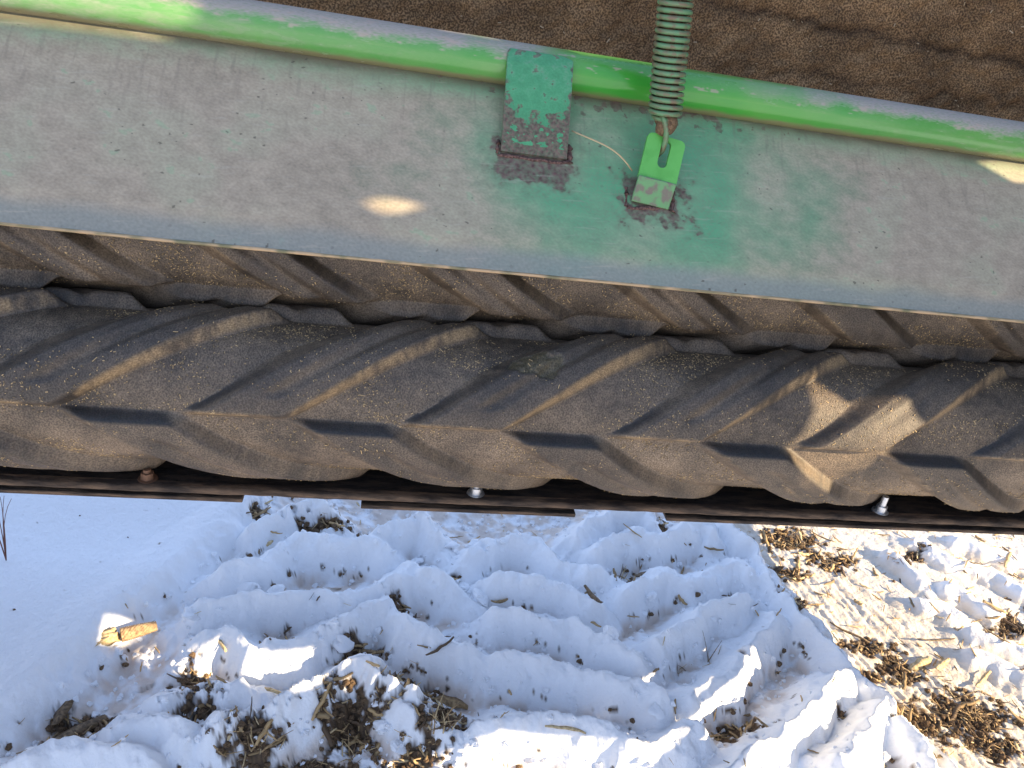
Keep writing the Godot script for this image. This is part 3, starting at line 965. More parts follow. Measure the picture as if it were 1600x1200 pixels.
	for j in bh:
		var v := (j + 0.5) / bh                      # 0 top
		for i in bw:
			var u := (i + 0.5) / bw
			var a := nr.get_noise_2d(u * 0.095 * 1.6, v * 0.17 * 1.6)
			var f := nf.get_noise_2d(u * 0.095, v * 0.17)
			var c := Color(0.060, 0.285, 0.125) * (1.0 + 0.12 * f + 0.2 * a)
			c = c.lerp(Color(0.20, 0.26, 0.20), 0.35 * sstep(0.0, 0.5, a + 0.3 * f) * sstep(0.6, 0.1, v))
			var line := 0.64 - 0.14 * sstep(0.30, 0.0, u) - 0.12 * sstep(0.72, 0.95, u)
			var rust := sstep(-0.03, 0.05, v - line + 0.20 * a + 0.05 * f)
			if v > 0.74 and v < 0.92 and nr.get_noise_2d(u * 0.2 + 7.0, v * 0.5) > 0.20: rust = 0.0
			rust = maxf(rust, 0.8 * sstep(0.44, 0.52, a + 0.3 * sstep(0.12, 0.0, v)))
			rust = maxf(rust, sstep(0.05, 0.0, minf(u, 1.0 - u) + 0.1 * a + 0.02))
			var rc := Color(0.075, 0.042, 0.032).lerp(Color(0.165, 0.10, 0.078), clampf(0.5 + 1.2 * nr.get_noise_2d(u * 0.4, v * 0.7), 0, 1))
			c = c.lerp(rc, rust * (0.88 + 0.25 * nr.get_noise_2d(u * 0.6, v)))
			var e := c.linear_to_srgb()
			var k := (j * bw + i) * 3
			bd[k] = clampi(int(e.r * 255.0), 0, 255); bd[k + 1] = clampi(int(e.g * 255.0), 0, 255); bd[k + 2] = clampi(int(e.b * 255.0), 0, 255)
	var bm := StandardMaterial3D.new()
	bm.albedo_texture = ImageTexture.create_from_image(Image.create_from_data(bw, bh, false, Image.FORMAT_RGB8, bd))
	bm.roughness = 0.55
	bm.normal_enabled = true
	bm.normal_texture = noise_normal(88, 0.04, 4, 2.5)
	bm.normal_scale = 0.35
	var prof: Array = [[0.3035, 0.0440], [0.298, 0.0440], [0.285, 0.0425], [0.262, 0.036], [0.222, 0.023], [0.190, 0.0115], [0.172, 0.0045]]
	var st := SurfaceTool.new()
	st.begin(Mesh.PRIMITIVE_TRIANGLES)
	st.set_smooth_group(-1)
	var xl := 0.136
	var xr := 0.2245
	for k in prof.size() - 1:
		var va: float = (0.3035 - prof[k][0]) / 0.1315
		var vb: float = (0.3035 - prof[k + 1][0]) / 0.1315
		var ina := 0.010 if k == 0 else 0.0
		for side in 2:
			var off := -0.005 * side
			var a1 := pl(xl + ina * 0.3, prof[k][0], prof[k][1] + off)
			var b1 := pl(xr - ina, prof[k][0], prof[k][1] + off)
			var c1 := pl(xr, prof[k + 1][0], prof[k + 1][1] + off)
			var d1 := pl(xl, prof[k + 1][0], prof[k + 1][1] + off)
			var q := [[a1, Vector2(0, va)], [b1, Vector2(1, va)], [c1, Vector2(1, vb)], [d1, Vector2(0, vb)]]
			for t in ([0, 1, 2, 0, 2, 3] if side == 0 else [0, 2, 1, 0, 3, 2]):
				st.set_uv(q[t][1]); st.add_vertex(q[t][0])
		for side in 2:
			var x0 := xl if side == 0 else xr
			var xa := (xl + ina * 0.3) if side == 0 else (xr - ina)
			var q2 := [[pl(xa, prof[k][0], prof[k][1]), va], [pl(x0, prof[k + 1][0], prof[k + 1][1]), vb], [pl(x0, prof[k + 1][0], prof[k + 1][1] - 0.005), vb], [pl(xa, prof[k][0], prof[k][1] - 0.005), va]]
			for t in ([0, 1, 2, 0, 2, 3] if side == 0 else [0, 2, 1, 0, 3, 2]):
				st.set_uv(Vector2(side * 0.98 + 0.01, q2[t][1])); st.add_vertex(q2[t][0])
	var tq := [pl(xl + 0.003, 0.3035, 0.0440), pl(xr - 0.01, 0.3035, 0.0440), pl(xr - 0.01, 0.3035, 0.0390), pl(xl + 0.003, 0.3035, 0.0390)]
	for t in [0, 2, 1, 0, 3, 2]:
		st.set_uv(Vector2(0.5, 0.02)); st.add_vertex(tq[t])
	st.generate_normals()
	obj("strap_bracket", st.commit(), bm, o)
	# rusty weld beads
	var rustm := mat(Color(1, 1, 1), 0.9)
	rustm.albedo_texture = noise_color(89, 0.05, 4, lin(0.05, 0.025, 0.02), lin(0.18, 0.10, 0.08), 0.3, 0.65)
	triplanar(rustm, 8.0)
	for w in [[0.132, 0.171, 0.229, 0.170, 0.0045], [0.2295, 0.167, 0.229, 0.200, 0.0055], [0.131, 0.170, 0.133, 0.190, 0.004], [0.308, 0.115, 0.366, 0.1175, 0.004], [0.369, 0.112, 0.373, 0.143, 0.0065], [0.306, 0.116, 0.307, 0.141, 0.0045]]:
		var pp: Array = []
		var rr: Array = []
		for k in 9:
			var t := k / 8.0
			pp.append(pl(lerpf(w[0], w[2], t), lerpf(w[1], w[3], t) + rng.randf_range(-0.004, 0.003), -0.0005))
			rr.append(w[4] * rng.randf_range(0.25, 1.0))
		obj("weld_bead", sweep_mesh(pp, rr, 8), rustm, o)
	# ---- spring tab: foot welded on, bent, upper leg with a slot
	var gm2 := mat(Color(1, 1, 1), 0.45)
	gm2.albedo_texture = noise_color(90, 0.012, 4, lin(0.085, 0.35, 0.055), lin(0.11, 0.41, 0.075), 0.3, 0.6)
	triplanar(gm2, 6.0)
	var foot := SurfaceTool.new()
	foot.begin(Mesh.PRIMITIVE_TRIANGLES)
	var f0 := pl(0.338, 0.119, 0.003)
	var f1 := pl(0.342, 0.144, 0.024)
	var fy := (f1 - f0).normalized()
	var fx := Vector3(1, 0, 0)
	fx = (fx - fy * fx.dot(fy)).normalized()
	bevel_box(foot, Transform3D(Basis(fx, fy, fx.cross(fy)), (f0 + f1) * 0.5), Vector3(0.053, (f1 - f0).length() + 0.002, 0.005), 0.001)
	foot.generate_normals()
	var fm := mat(Color(1, 1, 1), 0.6)
	fm.albedo_texture = noise_color(91, 0.03, 4, lin(0.16, 0.14, 0.11), lin(0.12, 0.30, 0.12), 0.30, 0.60)
	triplanar(fm, 3.5)
	var tab := obj("spring_tab", foot.commit(), fm, o)
	var g0 := f1
	var g1 := pl(0.352, 0.201, 0.042)
	var gy := (g1 - g0).normalized()
	var gx := Vector3(1, 0, 0)
	gx = (gx - gy * gx.dot(gy)).normalized()
	var hgt := (g1 - g0).length()
	var leg := CSGCombiner3D.new()
	leg.name = "slotted_leg"
	leg.transform = Transform3D(Basis(gx, gy, gx.cross(gy)), g0)
	tab.add_child(leg, true)
	var face := CSGPolygon3D.new()
	face.name = "plate"
	var w2 := 0.0265
	face.polygon = PackedVector2Array([Vector2(-w2, -0.001), Vector2(w2, -0.001), Vector2(w2, hgt - 0.006), Vector2(w2 - 0.002, hgt - 0.002), Vector2(w2 - 0.006, hgt), Vector2(-w2 + 0.006, hgt), Vector2(-w2 + 0.002, hgt - 0.002), Vector2(-w2, hgt - 0.006)])
	face.depth = 0.005
	face.material = gm2
	leg.add_child(face)
	var slot := CSGPolygon3D.new()
	slot.name = "slot"
	slot.operation = CSGShape3D.OPERATION_SUBTRACTION
	var sl := PackedVector2Array()
	for k in 24:
		var a := TAU * k / 24.0
		sl.append(Vector2(0.001 + cos(a) * 0.0068, hgt * 0.60 + sin(a) * 0.0068 + (0.0115 if sin(a) >= 0.0 else -0.0115)))
	slot.polygon = sl
	slot.depth = 0.03
	slot.position.z = 0.012
	slot.material = gm2
	leg.add_child(slot)

# ---------------------------------------------------------------- spring
func build_spring() -> void:
	var o := base("coil_spring", pl(0.345, 0.213, 0.047))
	tag(o, "green coil spring hooked into the slotted tab, in front of the tube", "spring")
	var p0 := Vector3.ZERO
	var p1 := Vector3(-0.085, 0.74, -0.02)
	var ax := p1.normalized()
	var sx := ax.cross(Vector3(0, 0, 1)).normalized()
	var sz := sx.cross(ax)
	var gm := mat(Color(1, 1, 1), 0.5)
	gm.albedo_texture = noise_color(95, 0.02, 4, lin(0.15, 0.11, 0.065), lin(0.105, 0.225, 0.105), 0.36, 0.52)
	triplanar(gm, 7.0)
	var pts: Array = []
	var rad: Array = []
	var turns := 66.0
	var n := int(turns * 22.0)
	for k in n + 1:
		var t := k / float(n)
		var a := t * turns * TAU + 1.2
		var y := 0.009 + t * turns * 0.0080
		var r := 0.0195 * (0.62 + 0.38 * sstep(0.0, 1.1, t * turns))
		pts.append(p0 + ax * y + (sx * cos(a) + sz * sin(a)) * r)
		rad.append(0.0032)
	obj("coil", sweep_mesh(pts, rad, 9), gm, o)
	# hook through the slot
	var hp: Array = []
	var hr: Array = []
	for v in [Vector3(-0.010, 0.016, 0.010), Vector3(-0.004, 0.008, 0.014), Vector3(0.001, -0.004, 0.014), Vector3(0.003, -0.018, 0.012), Vector3(0.003, -0.030, 0.007), Vector3(0.002, -0.038, -0.004), Vector3(0.001, -0.034, -0.014), Vector3(0.0, -0.020, -0.019), Vector3(0.0, 0.0, -0.016), Vector3(0.0, 0.016, -0.010)]:
		hp.append(v); hr.append(0.0037)
	obj("hook", sweep_mesh(hp, hr, 9), gm, o)
	var up: Array = []
	var ur: Array = []
	for k in 6:
		up.append(ax * (0.52 + 0.03 * k)); ur.append(0.004)
	obj("top_hook", sweep_mesh(up, ur, 9), gm, o)
	# old nest of mud and chaff packed in the bottom coils
	obj("packed_dirt", lump(0.0155, 0.30, 5, 97), dirt_material(), o).position = Vector3(0.001, 0.006, 0)
	var dirt2 := obj("packed_dirt", sweep_mesh([ax * 0.02, ax * 0.10, ax * 0.3, ax * 0.5], [0.0150, 0.0145, 0.014, 0.013], 12), dirt_material(), o)
	dirt2.position = Vector3.ZERO
	# a loose dry stem between bracket and tab
	var sp: Array = []
	var sr: Array = []
	for k in 12:
		var t := k / 11.0
		sp.append(pl(lerpf(0.230, 0.312, t), lerpf(0.212, 0.158, t) - 0.004 * sin(t * 5.0), 0.012 + 0.018 * sin(t * PI)))
		sr.append(0.0011)
	tag(obj("dry_stem", sweep_mesh(sp, sr, 6), mat(lin(0.46, 0.36, 0.20), 0.7)), "thin dry stem strung between the strap bracket and the slotted tab", "dry stem")

func dirt_material() -> StandardMaterial3D:
	var m := mat(Color(1, 1, 1), 0.95)
	m.albedo_texture = noise_color(98, 0.05, 4, lin(0.07, 0.04, 0.022), lin(0.20, 0.13, 0.07), 0.3, 0.65)
	m.normal_enabled = true
	m.normal_texture = noise_normal(99, 0.05, 4, 8.0)
	triplanar(m, 9.0)
	return m

# an uneven lump
func lump(r: float, rough: float, detail: int, s: int, squash := 1.0, facets := false) -> ArrayMesh:
	var sm := SphereMesh.new()
	sm.radius = r
	sm.height = r * 2.0
	sm.radial_segments = detail * 5
	sm.rings = detail * 2 + 2
	var arr := sm.get_mesh_arrays()
	var v: PackedVector3Array = arr[Mesh.ARRAY_VERTEX]
	var nn := noise(s, 0.55 / r, 3)
	var st := SurfaceTool.new()
	st.begin(Mesh.PRIMITIVE_TRIANGLES)
	st.set_smooth_group(-1 if facets else 0)
	for k in arr[Mesh.ARRAY_INDEX]:
		var p := v[k]
		var f := 1.0 + rough * nn.get_noise_3dv(p) * 1.6
		st.add_vertex(Vector3(p.x * f, p.y * f * squash, p.z * f))
	st.generate_normals()
	return st.commit()

# ---------------------------------------------------------------- lower beam
func build_beam() -> void:
	var o := base("lower_frame_beam", Vector3(0, 0.7525, -0.936))
	tag(o, "rusty brown steel beam with bolts running under the lower roller", "beam")
	var bm := mat(Color(1, 1, 1), 0.8)
	bm.albedo_texture = noise_color(101, 0.02, 5, lin(0.008, 0.006, 0.005), lin(0.036, 0.024, 0.016), 0.35, 0.7)
	bm.normal_enabled = true
	bm.normal_texture = noise_normal(102, 0.05, 4, 4.0)
	triplanar(bm, 4.0)
	bm.uv1_scale = Vector3(1.6, 7.0, 7.0)
	var rm := mat(Color(1, 1, 1), 0.85)
	rm.albedo_texture = noise_color(103, 0.015, 5, lin(0.026, 0.017, 0.012), lin(0.125, 0.082, 0.05), 0.35, 0.66)
	rm.normal_enabled = true
	rm.normal_texture = noise_normal(104, 0.06, 4, 4.0)
	triplanar(rm, 4.0)
	rm.uv1_scale = Vector3(1.6, 7.0, 7.0)
	var fl := obj("flange", box_mesh(Vector3(3.6, 0.008, 0.17), 0.001), bm, o)
	fl.position = Vector3(0.0, -0.004, -0.085)
	var web := obj("web", box_mesh(Vector3(3.6, 0.14, 0.008), 0.001), bm, o)
	web.position = Vector3(0.0, 0.0725, -0.168)
	var lip := obj("lip", lip_mesh(), rm, o)
	lip.position = Vector3(0, 0, 0)
	# wear strips below the lip, with gaps between them
	for seg in [[-1.8, -0.175, 0.004], [-0.015, 0.295, 0.010], [0.435, 1.8, 0.010]]:
		var wsz: float = seg[1] - seg[0]
		var ws := obj("wear_strip", box_mesh(Vector3(wsz, 0.006, 0.05), 0.001), rm, o)
		ws.position = Vector3((seg[0] + seg[1]) * 0.5, -0.0175 - seg[2] * 0.35, -0.0235)
	var steel := mat(lin(0.58, 0.60, 0.62), 0.42, 0.85)
	var rusty := mat(lin(0.16, 0.085, 0.05), 0.7, 0.2)
	for b in [[-0.300, rusty, 0.0], [0.146, steel, 0.0], [0.785, steel, 0.012]]:
		var bolt := Node3D.new()
		bolt.name = "bolt"
		bolt.position = Vector3(b[0], 0, -0.013)
		o.add_child(bolt, true)
		var nut := CylinderMesh.new()
		nut.radial_segments = 6; nut.rings = 1
		nut.top_radius = 0.0085; nut.bottom_radius = 0.0092; nut.height = 0.010
		var q := obj("nut", nut, b[1], bolt)
		q.position.y = 0.007
		q.rotation.y = 0.35 + b[0]
		var wa := CylinderMesh.new()
		wa.top_radius = 0.0125; wa.bottom_radius = 0.013; wa.height = 0.0022
		obj("washer", wa, b[1], bolt).position.y = 0.0012
		var shk := CylinderMesh.new()
		shk.top_radius = 0.0048; shk.bottom_radius = 0.0052; shk.height = 0.010 + b[2]
		obj("thread", shk, b[1], bolt).position.y = 0.012 + b[2] * 0.5

func lip_mesh() -> ArrayMesh:
	var nn := noise(106, 6.0, 4)
	var nu := 500
	var pos := PackedVector3Array()
	var prof: Array = [[0.0015, -0.010], [0.002, 0.0], [0.0005, 0.0035], [-0.0025, 0.005], [-0.0055, 0.005], [-0.0078, 0.003], [-0.0078, -0.006]]
	for p in prof:
		for i in nu:
			var x := -1.8 + 3.6 * i / (nu - 1.0)
			var e := nn.get_noise_1d(x * 3.0)
			pos.append(Vector3(x, p[0] + (0.0012 * e if p[0] < -0.003 else 0.0), p[1] + 0.0012 * nn.get_noise_1d(x * 2.0 + 40.0)))
	return make_array(pos, grid_normals(pos, nu, prof.size(), true), grid_index(nu, prof.size(), true))

# ---------------------------------------------------------------- straw, husks, clods
func blade(l: float, w: float, curl: float, s: int) -> ArrayMesh:
	var r := RandomNumberGenerator.new()
	r.seed = s
	var st := SurfaceTool.new()
	st.begin(Mesh.PRIMITIVE_TRIANGLES)
	st.set_smooth_group(0)
	var n := 6
	var a: Array = []
	for k in n + 1:
		var t := k / float(n)
		var ww := w * (0.55 + 0.45 * sin(t * PI)) * r.randf_range(0.85, 1.1)
		var c := Vector3((t - 0.5) * l, curl * l * (t - 0.5) * (t - 0.5) * 2.0 + r.randf_range(-0.01, 0.01) * l, r.randf_range(-0.02, 0.02) * l)
		a.append([c + Vector3(0, 0, -ww * 0.5), c + Vector3(0, ww * 0.28, 0), c + Vector3(0, 0, ww * 0.5), c + Vector3(0, -ww * 0.06, 0)])
	for k in n:
		for e in 4:
			var f := (e + 1) % 4
			for v in [a[k][e], a[k + 1][e], a[k + 1][f], a[k][e], a[k + 1][f], a[k][f]]: st.add_vertex(v)
	for v in [a[0][0], a[0][1], a[0][2], a[0][0], a[0][2], a[0][3], a[n][0], a[n][2], a[n][1], a[n][0], a[n][3], a[n][2]]: st.add_vertex(v)
	st.generate_normals()
	return st.commit()

func straw_material(s: int, lo: Color, hi: Color) -> StandardMaterial3D:
	var m := mat(Color(1, 1, 1), 0.65)
	m.albedo_texture = noise_color(s, 0.03, 3, lo, hi, 0.3, 0.65, 256)
	triplanar(m, 12.0)
	return m

func put_on_ground(o: Node3D, x: float, z: float, lift: float, turn: float, tilt := 0.0, roll := 0.0) -> void:
	o.position = Vector3(x, height_at(x, z) + lift, z)
	o.rotation = Vector3(roll, turn, tilt)

func build_residue() -> void:
	# the fine litter nobody could count
	var mm := MultiMesh.new()
	mm.transform_format = MultiMesh.TRANSFORM_3D
	mm.use_colors = true
	mm.mesh = blade(1.0, 0.13, 0.07, 5)
	var spots: Array = []
	var tries := 0
	while spots.size() < 1700 and tries < 400000:
		tries += 1
		var x := rng.randf_range(-0.8, 2.2)
		var z := rng.randf_range(-2.1, -0.95)
		var k := gi(x, z)
		var right := x > wall_x(z) + 0.02
		var p := 0.0016 + gm[k] * 0.17
		if right: p += 0.016
		if x < bank_x(z): p *= 0.04
		if rng.randf() > p: continue
		spots.append(Vector2(x, z))
	mm.instance_count = spots.size()
	for i in spots.size():
		var q: Vector2 = spots[i]
		var big := rng.randf()
		var l := rng.randf_range(0.010, 0.045) * (1.0 + 1.0 * float(big > 0.90))
		var w := l * rng.randf_range(0.5, 1.5) * (1.0 + 1.6 * float(big > 0.80 and big < 0.9))
		var bs := Basis.from_euler(Vector3(rng.randf_range(-0.6, 0.6), rng.randf() * TAU, rng.randf_range(-0.35, 0.35))) * Basis.from_scale(Vector3(l, w, minf(w, 0.10)))
		mm.set_instance_transform(i, Transform3D(bs, Vector3(q.x, height_at(q.x, q.y) + 0.003, q.y)))
		var b := rng.randf_range(0.35, 1.0)
		var c := Color(0.62, 0.42, 0.20) * b
		if rng.randf() < 0.2: c = Color(0.12, 0.075, 0.04)
		if rng.randf() < 0.12: c = Color(0.62, 0.48, 0.27)
		mm.set_instance_color(i, c)
	var lm := StandardMaterial3D.new()
	lm.vertex_color_use_as_albedo = true
	lm.roughness = 0.7
	var li := MultiMeshInstance3D.new()
	li.name = numbered("straw_litter")
	li.multimesh = mm
	li.material_override = lm
	add_child(li)
	tag(li, "fine chopped straw and leaf litter trodden into the mud", "straw", "", "stuff")
	# soil crumbs
	var sm := MultiMesh.new()
	sm.transform_format = MultiMesh.TRANSFORM_3D
	sm.mesh = lump(1.0, 0.75, 2, 301, 0.8, true)
	var cs: Array = []
	tries = 0
	while cs.size() < 2200 and tries < 400000:
		tries += 1
		var x := rng.randf_range(-0.8, 2.2)
		var z := rng.randf_range(-2.1, -0.95)
		if rng.randf() > gm[gi(x, z)] * 0.8 + 0.00006: continue
		cs.append(Vector2(x, z))
	sm.instance_count = cs.size()
	for i in cs.size():
		var q: Vector2 = cs[i]
		var r := rng.randf_range(0.0015, 0.0065)
		sm.set_instance_transform(i, Transform3D(Basis.from_euler(Vector3(rng.randf() * 6.0, rng.randf() * 6.0, 0)) * Basis.from_scale(Vector3(r, r * rng.randf_range(0.6, 1.0), r)), Vector3(q.x, height_at(q.x, q.y) + r * 0.2, q.y)))
	var ci := MultiMeshInstance3D.new()
	ci.name = numbered("soil_crumbs")
	ci.multimesh = sm
	ci.material_override = dirt_material()
	add_child(ci)
	tag(ci, "dark crumbs of thawed soil in the open tread marks", "soil", "", "stuff")
	# snow crumbs
	var snow := mat(lin(0.86, 0.875, 0.90), 0.75)
	snow.normal_enabled = true
	snow.normal_texture = noise_normal(305, 0.04, 4, 4.0)
	triplanar(snow, 7.0)
	var wm := MultiMesh.new()
	wm.transform_format = MultiMesh.TRANSFORM_3D
	wm.mesh = lump(1.0, 0.85, 2, 302, 0.8, true)
	var ws: Array = []
	tries = 0
	while ws.size() < 1500 and tries < 300000:
		tries += 1
		var x := rng.randf_range(-0.7, 1.3)
		var z := rng.randf_range(-2.1, -0.95)
		if x < bank_x(z) + 0.03 or x > wall_x(z) + 0.05: continue
		if height_at(x, z) > -0.015 and rng.randf() < 0.8: continue
		ws.append(Vector2(x, z))
	wm.instance_count = ws.size()
	for i in ws.size():
		var q: Vector2 = ws[i]
		var r := rng.randf_range(0.0025, 0.009)
		wm.set_instance_transform(i, Transform3D(Basis.from_euler(Vector3(rng.randf() * 6.0, rng.randf() * 6.0, 0)) * Basis.from_scale(Vector3(r, r * rng.randf_range(0.5, 0.9), r)), Vector3(q.x, height_at(q.x, q.y) + r * 0.25, q.y)))
	var wi := MultiMeshInstance3D.new()
	wi.name = numbered("snow_crumbs")
	wi.multimesh = wm
	wi.material_override = snow
	add_child(wi)
	tag(wi, "loose crumbs of broken snow along the tread ridges", "snow", "", "stuff")
	# larger broken pieces of snow crust, each a thing
	var protos: Array = []
	for k in 5: protos.append(lump(1.0, 0.75, 3, 310 + k, 0.62, k % 2 == 0))
	var chunks: Array = [
		[Vector2(0.3, -1.6), "angular snow block just left of the tan stub in the track"],
		[Vector2(0.385, -1.565), "snow block just right of the tan stub, on the ridge flank"],
		[Vector2(0.26, -1.655), "snow block behind the tan stub, the farthest of the three beside it"],
		[Vector2(0.23, -1.8), "rounded snow lump near the beam gap, mid track"],
		[Vector2(0.3, -1.845), "small snow lump right below the beam, left of the right-hand tread bars"],
		[Vector2(0.18, -1.72), "broken snow slab at the fork of two ridges, upper middle"],
		[Vector2(-0.285, -1.6), "snow piece on the step right above the corn cob's ridge, left one of two"],
		[Vector2(-0.225, -1.575), "flat snow piece beside a leaf scrap above the sunlit ridge"],
		[Vector2(-0.4, -1.485), "bright snow piece just right of the corn cob, partly sunlit"],
		[Vector2(0.055, -1.205), "white snow clod at the right rim of the big mud hollow"],
		[Vector2(0.09, -1.165), "small snow clod below the white one, in the muddy hollow"],
		[Vector2(-0.05, -1.42), "snow crumb cluster piece beside the level stalk piece"],
		[Vector2(0.6, -1.42), "upright snow flake beside the brown split stalk, mid track"],
		[Vector2(0.66, -1.21), "sunlit snow clod at the point of the lowest chevron"],
		[Vector2(0.245, -1.135), "bright rounded snow clod at the bottom edge, middle"],
		[Vector2(0.13, -1.76), "snow lump on the second ridge below the beam, left half"],
		[Vector2(0.76, -1.6), "snow slab leaning on a right-hand tread ridge"],
		[Vector2(-0.28, -1.09), "snow lump at the bottom edge beside the dark root tuft"]]
	for k in chunks.size():
		var q: Vector2 = chunks[k][0]
		var r := rng.randf_range(0.012, 0.027)
		var o := obj("snow_chunk", protos[k % 5], snow)
		put_on_ground(o, q.x, q.y, r * 0.25, rng.randf() * TAU, rng.randf_range(-0.5, 0.5), rng.randf_range(-0.4, 0.4))
		o.scale = Vector3(r, r * rng.randf_range(0.6, 0.9), r * rng.randf_range(0.7, 1.1))
		tag(o, chunks[k][1], "snow chunk", "broken snow chunks in the track")
	# ---- corn cob in the sun patch
	var cob := base("corn_cob")
	put_on_ground(cob, -0.548, -1.438, 0.014, 0.42)
	tag(cob, "bare corn cob with its dry husk, lying in the sunlit snow patch", "corn cob")
	var st := SurfaceTool.new()
	st.begin(Mesh.PRIMITIVE_TRIANGLES)
	st.set_smooth_group(0)
	var cp: Array = []
	for i in 57:
		var t := i / 56.0
		var ring: Array = []
		for j in 60:
			var a := TAU * j / 60.0
			var r := 0.0150 * (1.0 - 0.35 * t * t) * (1.0 if i > 0 and i < 56 else 0.4)
			r += 0.0020 * maxf(0.0, sin(a * 12.0 + (PI if int(t * 20.0) % 2 == 0 else 0.0))) * absf(sin(t * 20.0 * PI))
			ring.append(Vector3(0.005 + t * 0.078, sin(a) * r, cos(a) * r))
		cp.append(ring)
	for i in 56:
		for j in 60:
			var f := (j + 1) % 60
			for v in [cp[i][j], cp[i][f], cp[i + 1][f], cp[i][j], cp[i + 1][f], cp[i + 1][j]]: st.add_vertex(v)
	st.generate_normals()
	obj("cob", st.commit(), straw_material(320, lin(0.22, 0.13, 0.065), lin(0.50, 0.36, 0.19)), cob)
	for k in 9:
		var h := obj("husk", blade(rng.randf_range(0.05, 0.075), 0.024, rng.randf_range(-0.7, 0.3), 330 + k), straw_material(340, lin(0.42, 0.29, 0.13), lin(0.66, 0.52, 0.30)) if k == 0 else (cob.get_child(1) as MeshInstance3D).material_override, cob)
		h.rotation = Vector3(rng.randf_range(-1.2, 1.2), rng.randf_range(-0.5, 0.5) + PI, rng.randf_range(-0.3, 0.35))
		h.position = Vector3(-0.030 + rng.randf_range(-0.006, 0.006), rng.randf_range(-0.004, 0.008), rng.randf_range(-0.012, 0.012))
	# ---- pieces of stalk and husk one can point at
	var pale := straw_material(350, lin(0.40, 0.28, 0.13), lin(0.68, 0.54, 0.31))
	var brown := straw_material(351, lin(0.075, 0.048, 0.026), lin(0.24, 0.165, 0.09))
	var mid := straw_material(352, lin(0.22, 0.14, 0.065), lin(0.46, 0.32, 0.16))
	var pieces: Array = [
		[Vector2(1.452, -1.395), 0.085, 0.026, 0.45, pale, "broad pale corn husk lying on the sunlit packed track"],
		[Vector2(1.50, -1.385), 0.080, 0.018, 0.55, pale, "narrower pale husk strip beside the broad one in the sunlit track"],
		[Vector2(1.545, -1.475), 0.120, 0.009, 0.06, brown, "thin brown stick lying across the sunlit track, above the pale husk"],
		[Vector2(0.02, -1.437), 0.095, 0.013, -0.03, mid, "tan stalk piece lying level on mud under a snow ridge"],
		[Vector2(0.205, -1.300), 0.090, 0.030, -0.15, mid, "wide tan husk in the mud hollow, centre of the track"],
		[Vector2(-0.575, -1.205), 0.150, 0.044, 0.85, brown, "dark broken stalk stump sticking out of the hole in the snow, lower left"],
		[Vector2(-0.605, -1.265), 0.085, 0.030, 1.6, brown, "short dark stalk end behind the broken stump, lower left"],
		[Vector2(-0.315, -1.400), 0.055, 0.009, -1.0, pale, "short upright straw in the bright snow below the corn cob"],
		[Vector2(-0.185, -1.290), 0.062, 0.010, -0.5, pale, "pale straw lying in the mud beside the sunlit ridge"],
		[Vector2(0.345, -1.585), 0.045, 0.016, 0.05, mid, "tan stub lying among broken snow pieces in the track"],
		[Vector2(0.765, -1.712), 0.050, 0.018, 0.5, brown, "brown leaf scrap at the foot of a right-hand ridge"],
		[Vector2(0.585, -1.56), 0.075, 0.014, -1.1, brown, "brown split stalk standing between the tread ridges, mid track"],
		[Vector2(0.92, -1.185), 0.060, 0.012, -0.9, mid, "tan straw in the hollow left of the big sunlit ridge"],
		[Vector2(1.30, -1.13), 0.085, 0.014, -0.85, mid, "tan husk strip along the foot of the sunlit ridge, lower right"],
		[Vector2(1.53, -1.30), 0.13, 0.007, 0.35, brown, "long thin dark stem above the straw heap, lower right"],
		[Vector2(1.615, -1.20), 0.10, 0.020, -0.7, mid, "curled tan leaf on the straw heap at the right edge"],
		[Vector2(1.585, -1.335), 0.09, 0.012, 0.6, pale, "pale straw bundle piece between the husk and the straw heap"],
		[Vector2(1.27, -1.73), 0.10, 0.010, 0.3, pale, "pale straw across the mud near the top of the packed track"],
		[Vector2(1.42, -1.91), 0.09, 0.009, -0.9, mid, "tan straw just behind the beam, right side"],
		[Vector2(1.30, -1.50), 0.11, 0.008, -0.7, brown, "brown straw along the packed track below the ridge wall"],
		[Vector2(-0.31, -1.92), 0.075, 0.010, 0.9, mid, "straw tuft piece standing against the beam, left of centre"],
		[Vector2(-0.335, -1.90), 0.06, 0.008, 0.4, brown, "dark straw crossing the tuft beside the beam, left of centre"],
		[Vector2(-0.265, -1.785), 0.03, 0.012, 1.2, pale, "small pale stub lying on the snow step, upper left of the track"],
		[Vector2(-0.74, -1.09), 0.10, 0.010, 0.75, mid, "straw half buried in smooth snow at the lower left corner"],
		[Vector2(0.44, -1.155), 0.09, 0.010, -0.15, pale, "pale straw lying on the bright snow at the bottom edge"]]
	for k in pieces.size():
		var d: Array = pieces[k]
		var o := obj("straw" if d[2] < 0.0125 else "husk_piece", blade(d[1], d[2], rng.randf_range(-0.2, 0.3), 400 + k), d[4])
		var q: Vector2 = d[0]
		put_on_ground(o, q.x, q.y, 0.010, d[3], rng.randf_range(-0.12, 0.12), rng.randf_range(-0.3, 0.3))
		tag(o, d[5], "straw" if d[2] < 0.0125 else "corn husk")
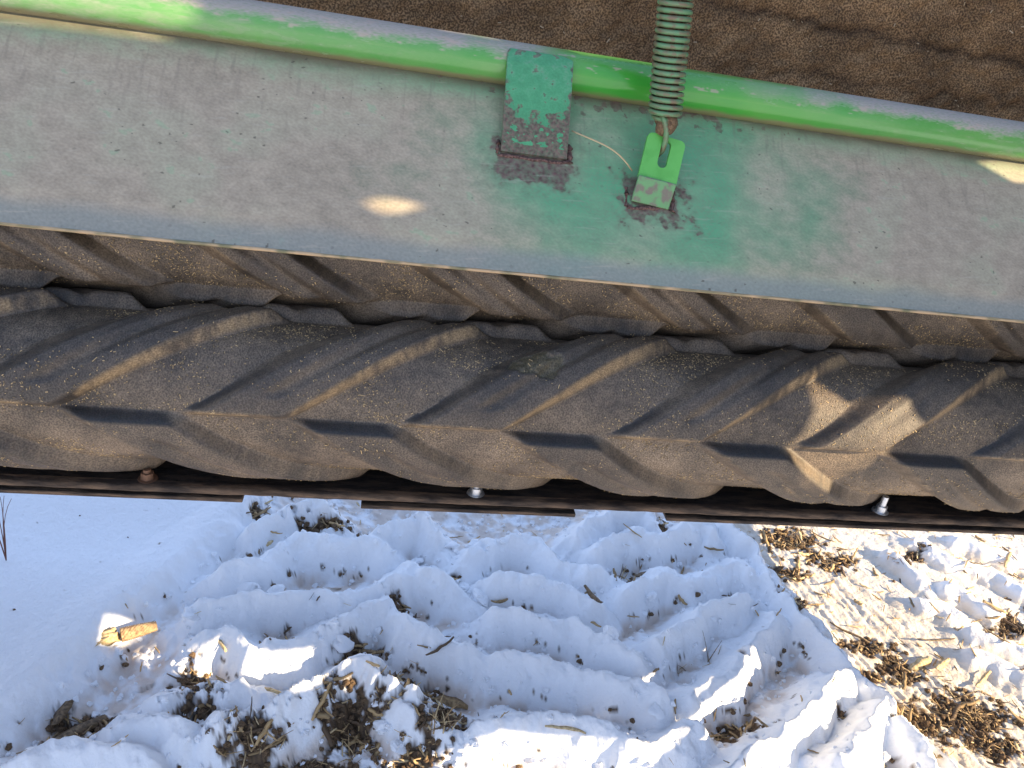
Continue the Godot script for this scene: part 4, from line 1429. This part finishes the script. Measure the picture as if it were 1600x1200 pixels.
	# ---- root and stubble tufts
	var tufts: Array = [[Vector2(-0.01, -1.175), 16, 0.065, "pale root tuft in the big mud hollow, bottom of the track"], [Vector2(0.175, -1.165), 18, 0.055, "stubble tuft of bright straw right of the big mud hollow"], [Vector2(-0.20, -1.145), 14, 0.06, "dark root tuft in the mud left of the big hollow"], [Vector2(-0.335, -1.225), 12, 0.05, "brown root tuft in the small mud hole below the sunlit ridge"], [Vector2(0.80, -1.395), 10, 0.045, "dry grass tuft on the snow ridge at mid track"], [Vector2(0.73, -1.745), 8, 0.05, "thin dry grass tuft near the beam, right of centre"], [Vector2(1.50, -1.22), 22, 0.055, "straw tuft on the mud heap, lower right"], [Vector2(1.33, -1.88), 20, 0.05, "straw tuft under the beam at the top of the packed track"], [Vector2(0.86, -1.405), 6, 0.07, "single-stemmed dry weed standing on the snow ridge, mid track"], [Vector2(-0.37, -1.335), 10, 0.05, "tan leaf tuft beside the sunlit snow below the cob"]]
	for k in tufts.size():
		var d: Array = tufts[k]
		var q: Vector2 = d[0]
		var o := base("stubble_tuft", Vector3(q.x, height_at(q.x, q.y) - 0.004, q.y))
		tag(o, d[3], "stubble tuft")
		for b in d[1]:
			var l: float = d[2] * rng.randf_range(0.5, 1.25)
			var dir := Vector3(rng.randf_range(-1, 1), rng.randf_range(0.25, 1.4), rng.randf_range(-1, 1)).normalized()
			var pts: Array = []
			var rad: Array = []
			var off := Vector3(rng.randf_range(-0.022, 0.022), 0, rng.randf_range(-0.016, 0.016))
			var bendv := Vector3(rng.randf_range(-1, 1), rng.randf_range(-0.8, 0.3), rng.randf_range(-1, 1)) * 0.35
			for s in 6:
				var t := s / 5.0
				pts.append(off + dir * l * t + bendv * l * t * t)
				rad.append(0.0019 * (1.0 - 0.7 * t))
			obj("stem", sweep_mesh(pts, rad, 5, 0.6), [pale, mid, brown][(b + k) % 3], o)
	# red weed stem at the left edge
	var weed := base("weed_stem", Vector3(-0.868, height_at(-0.868, -1.66), -1.66))
	tag(weed, "thin reddish weed stems standing in the snow at the left edge", "weed")
	var wmt := mat(lin(0.16, 0.06, 0.04), 0.7)
	for b in 7:
		var pts: Array = []
		var rad: Array = []
		var e := Vector3(rng.randf_range(-0.03, 0.045), 0.17 + 0.05 * rng.randf(), rng.randf_range(-0.05, 0.05))
		for s in 7:
			var t := s / 6.0
			pts.append(Vector3(0.012 * sin(b * 2.0), 0, 0.01 * cos(b * 2.0)) * t + Vector3(e.x * t * t, e.y * t - 0.03 * t * t * t, e.z * t))
			rad.append(0.0013 * (1.0 - 0.6 * t))
		obj("stem", sweep_mesh(pts, rad, 5), wmt, weed)
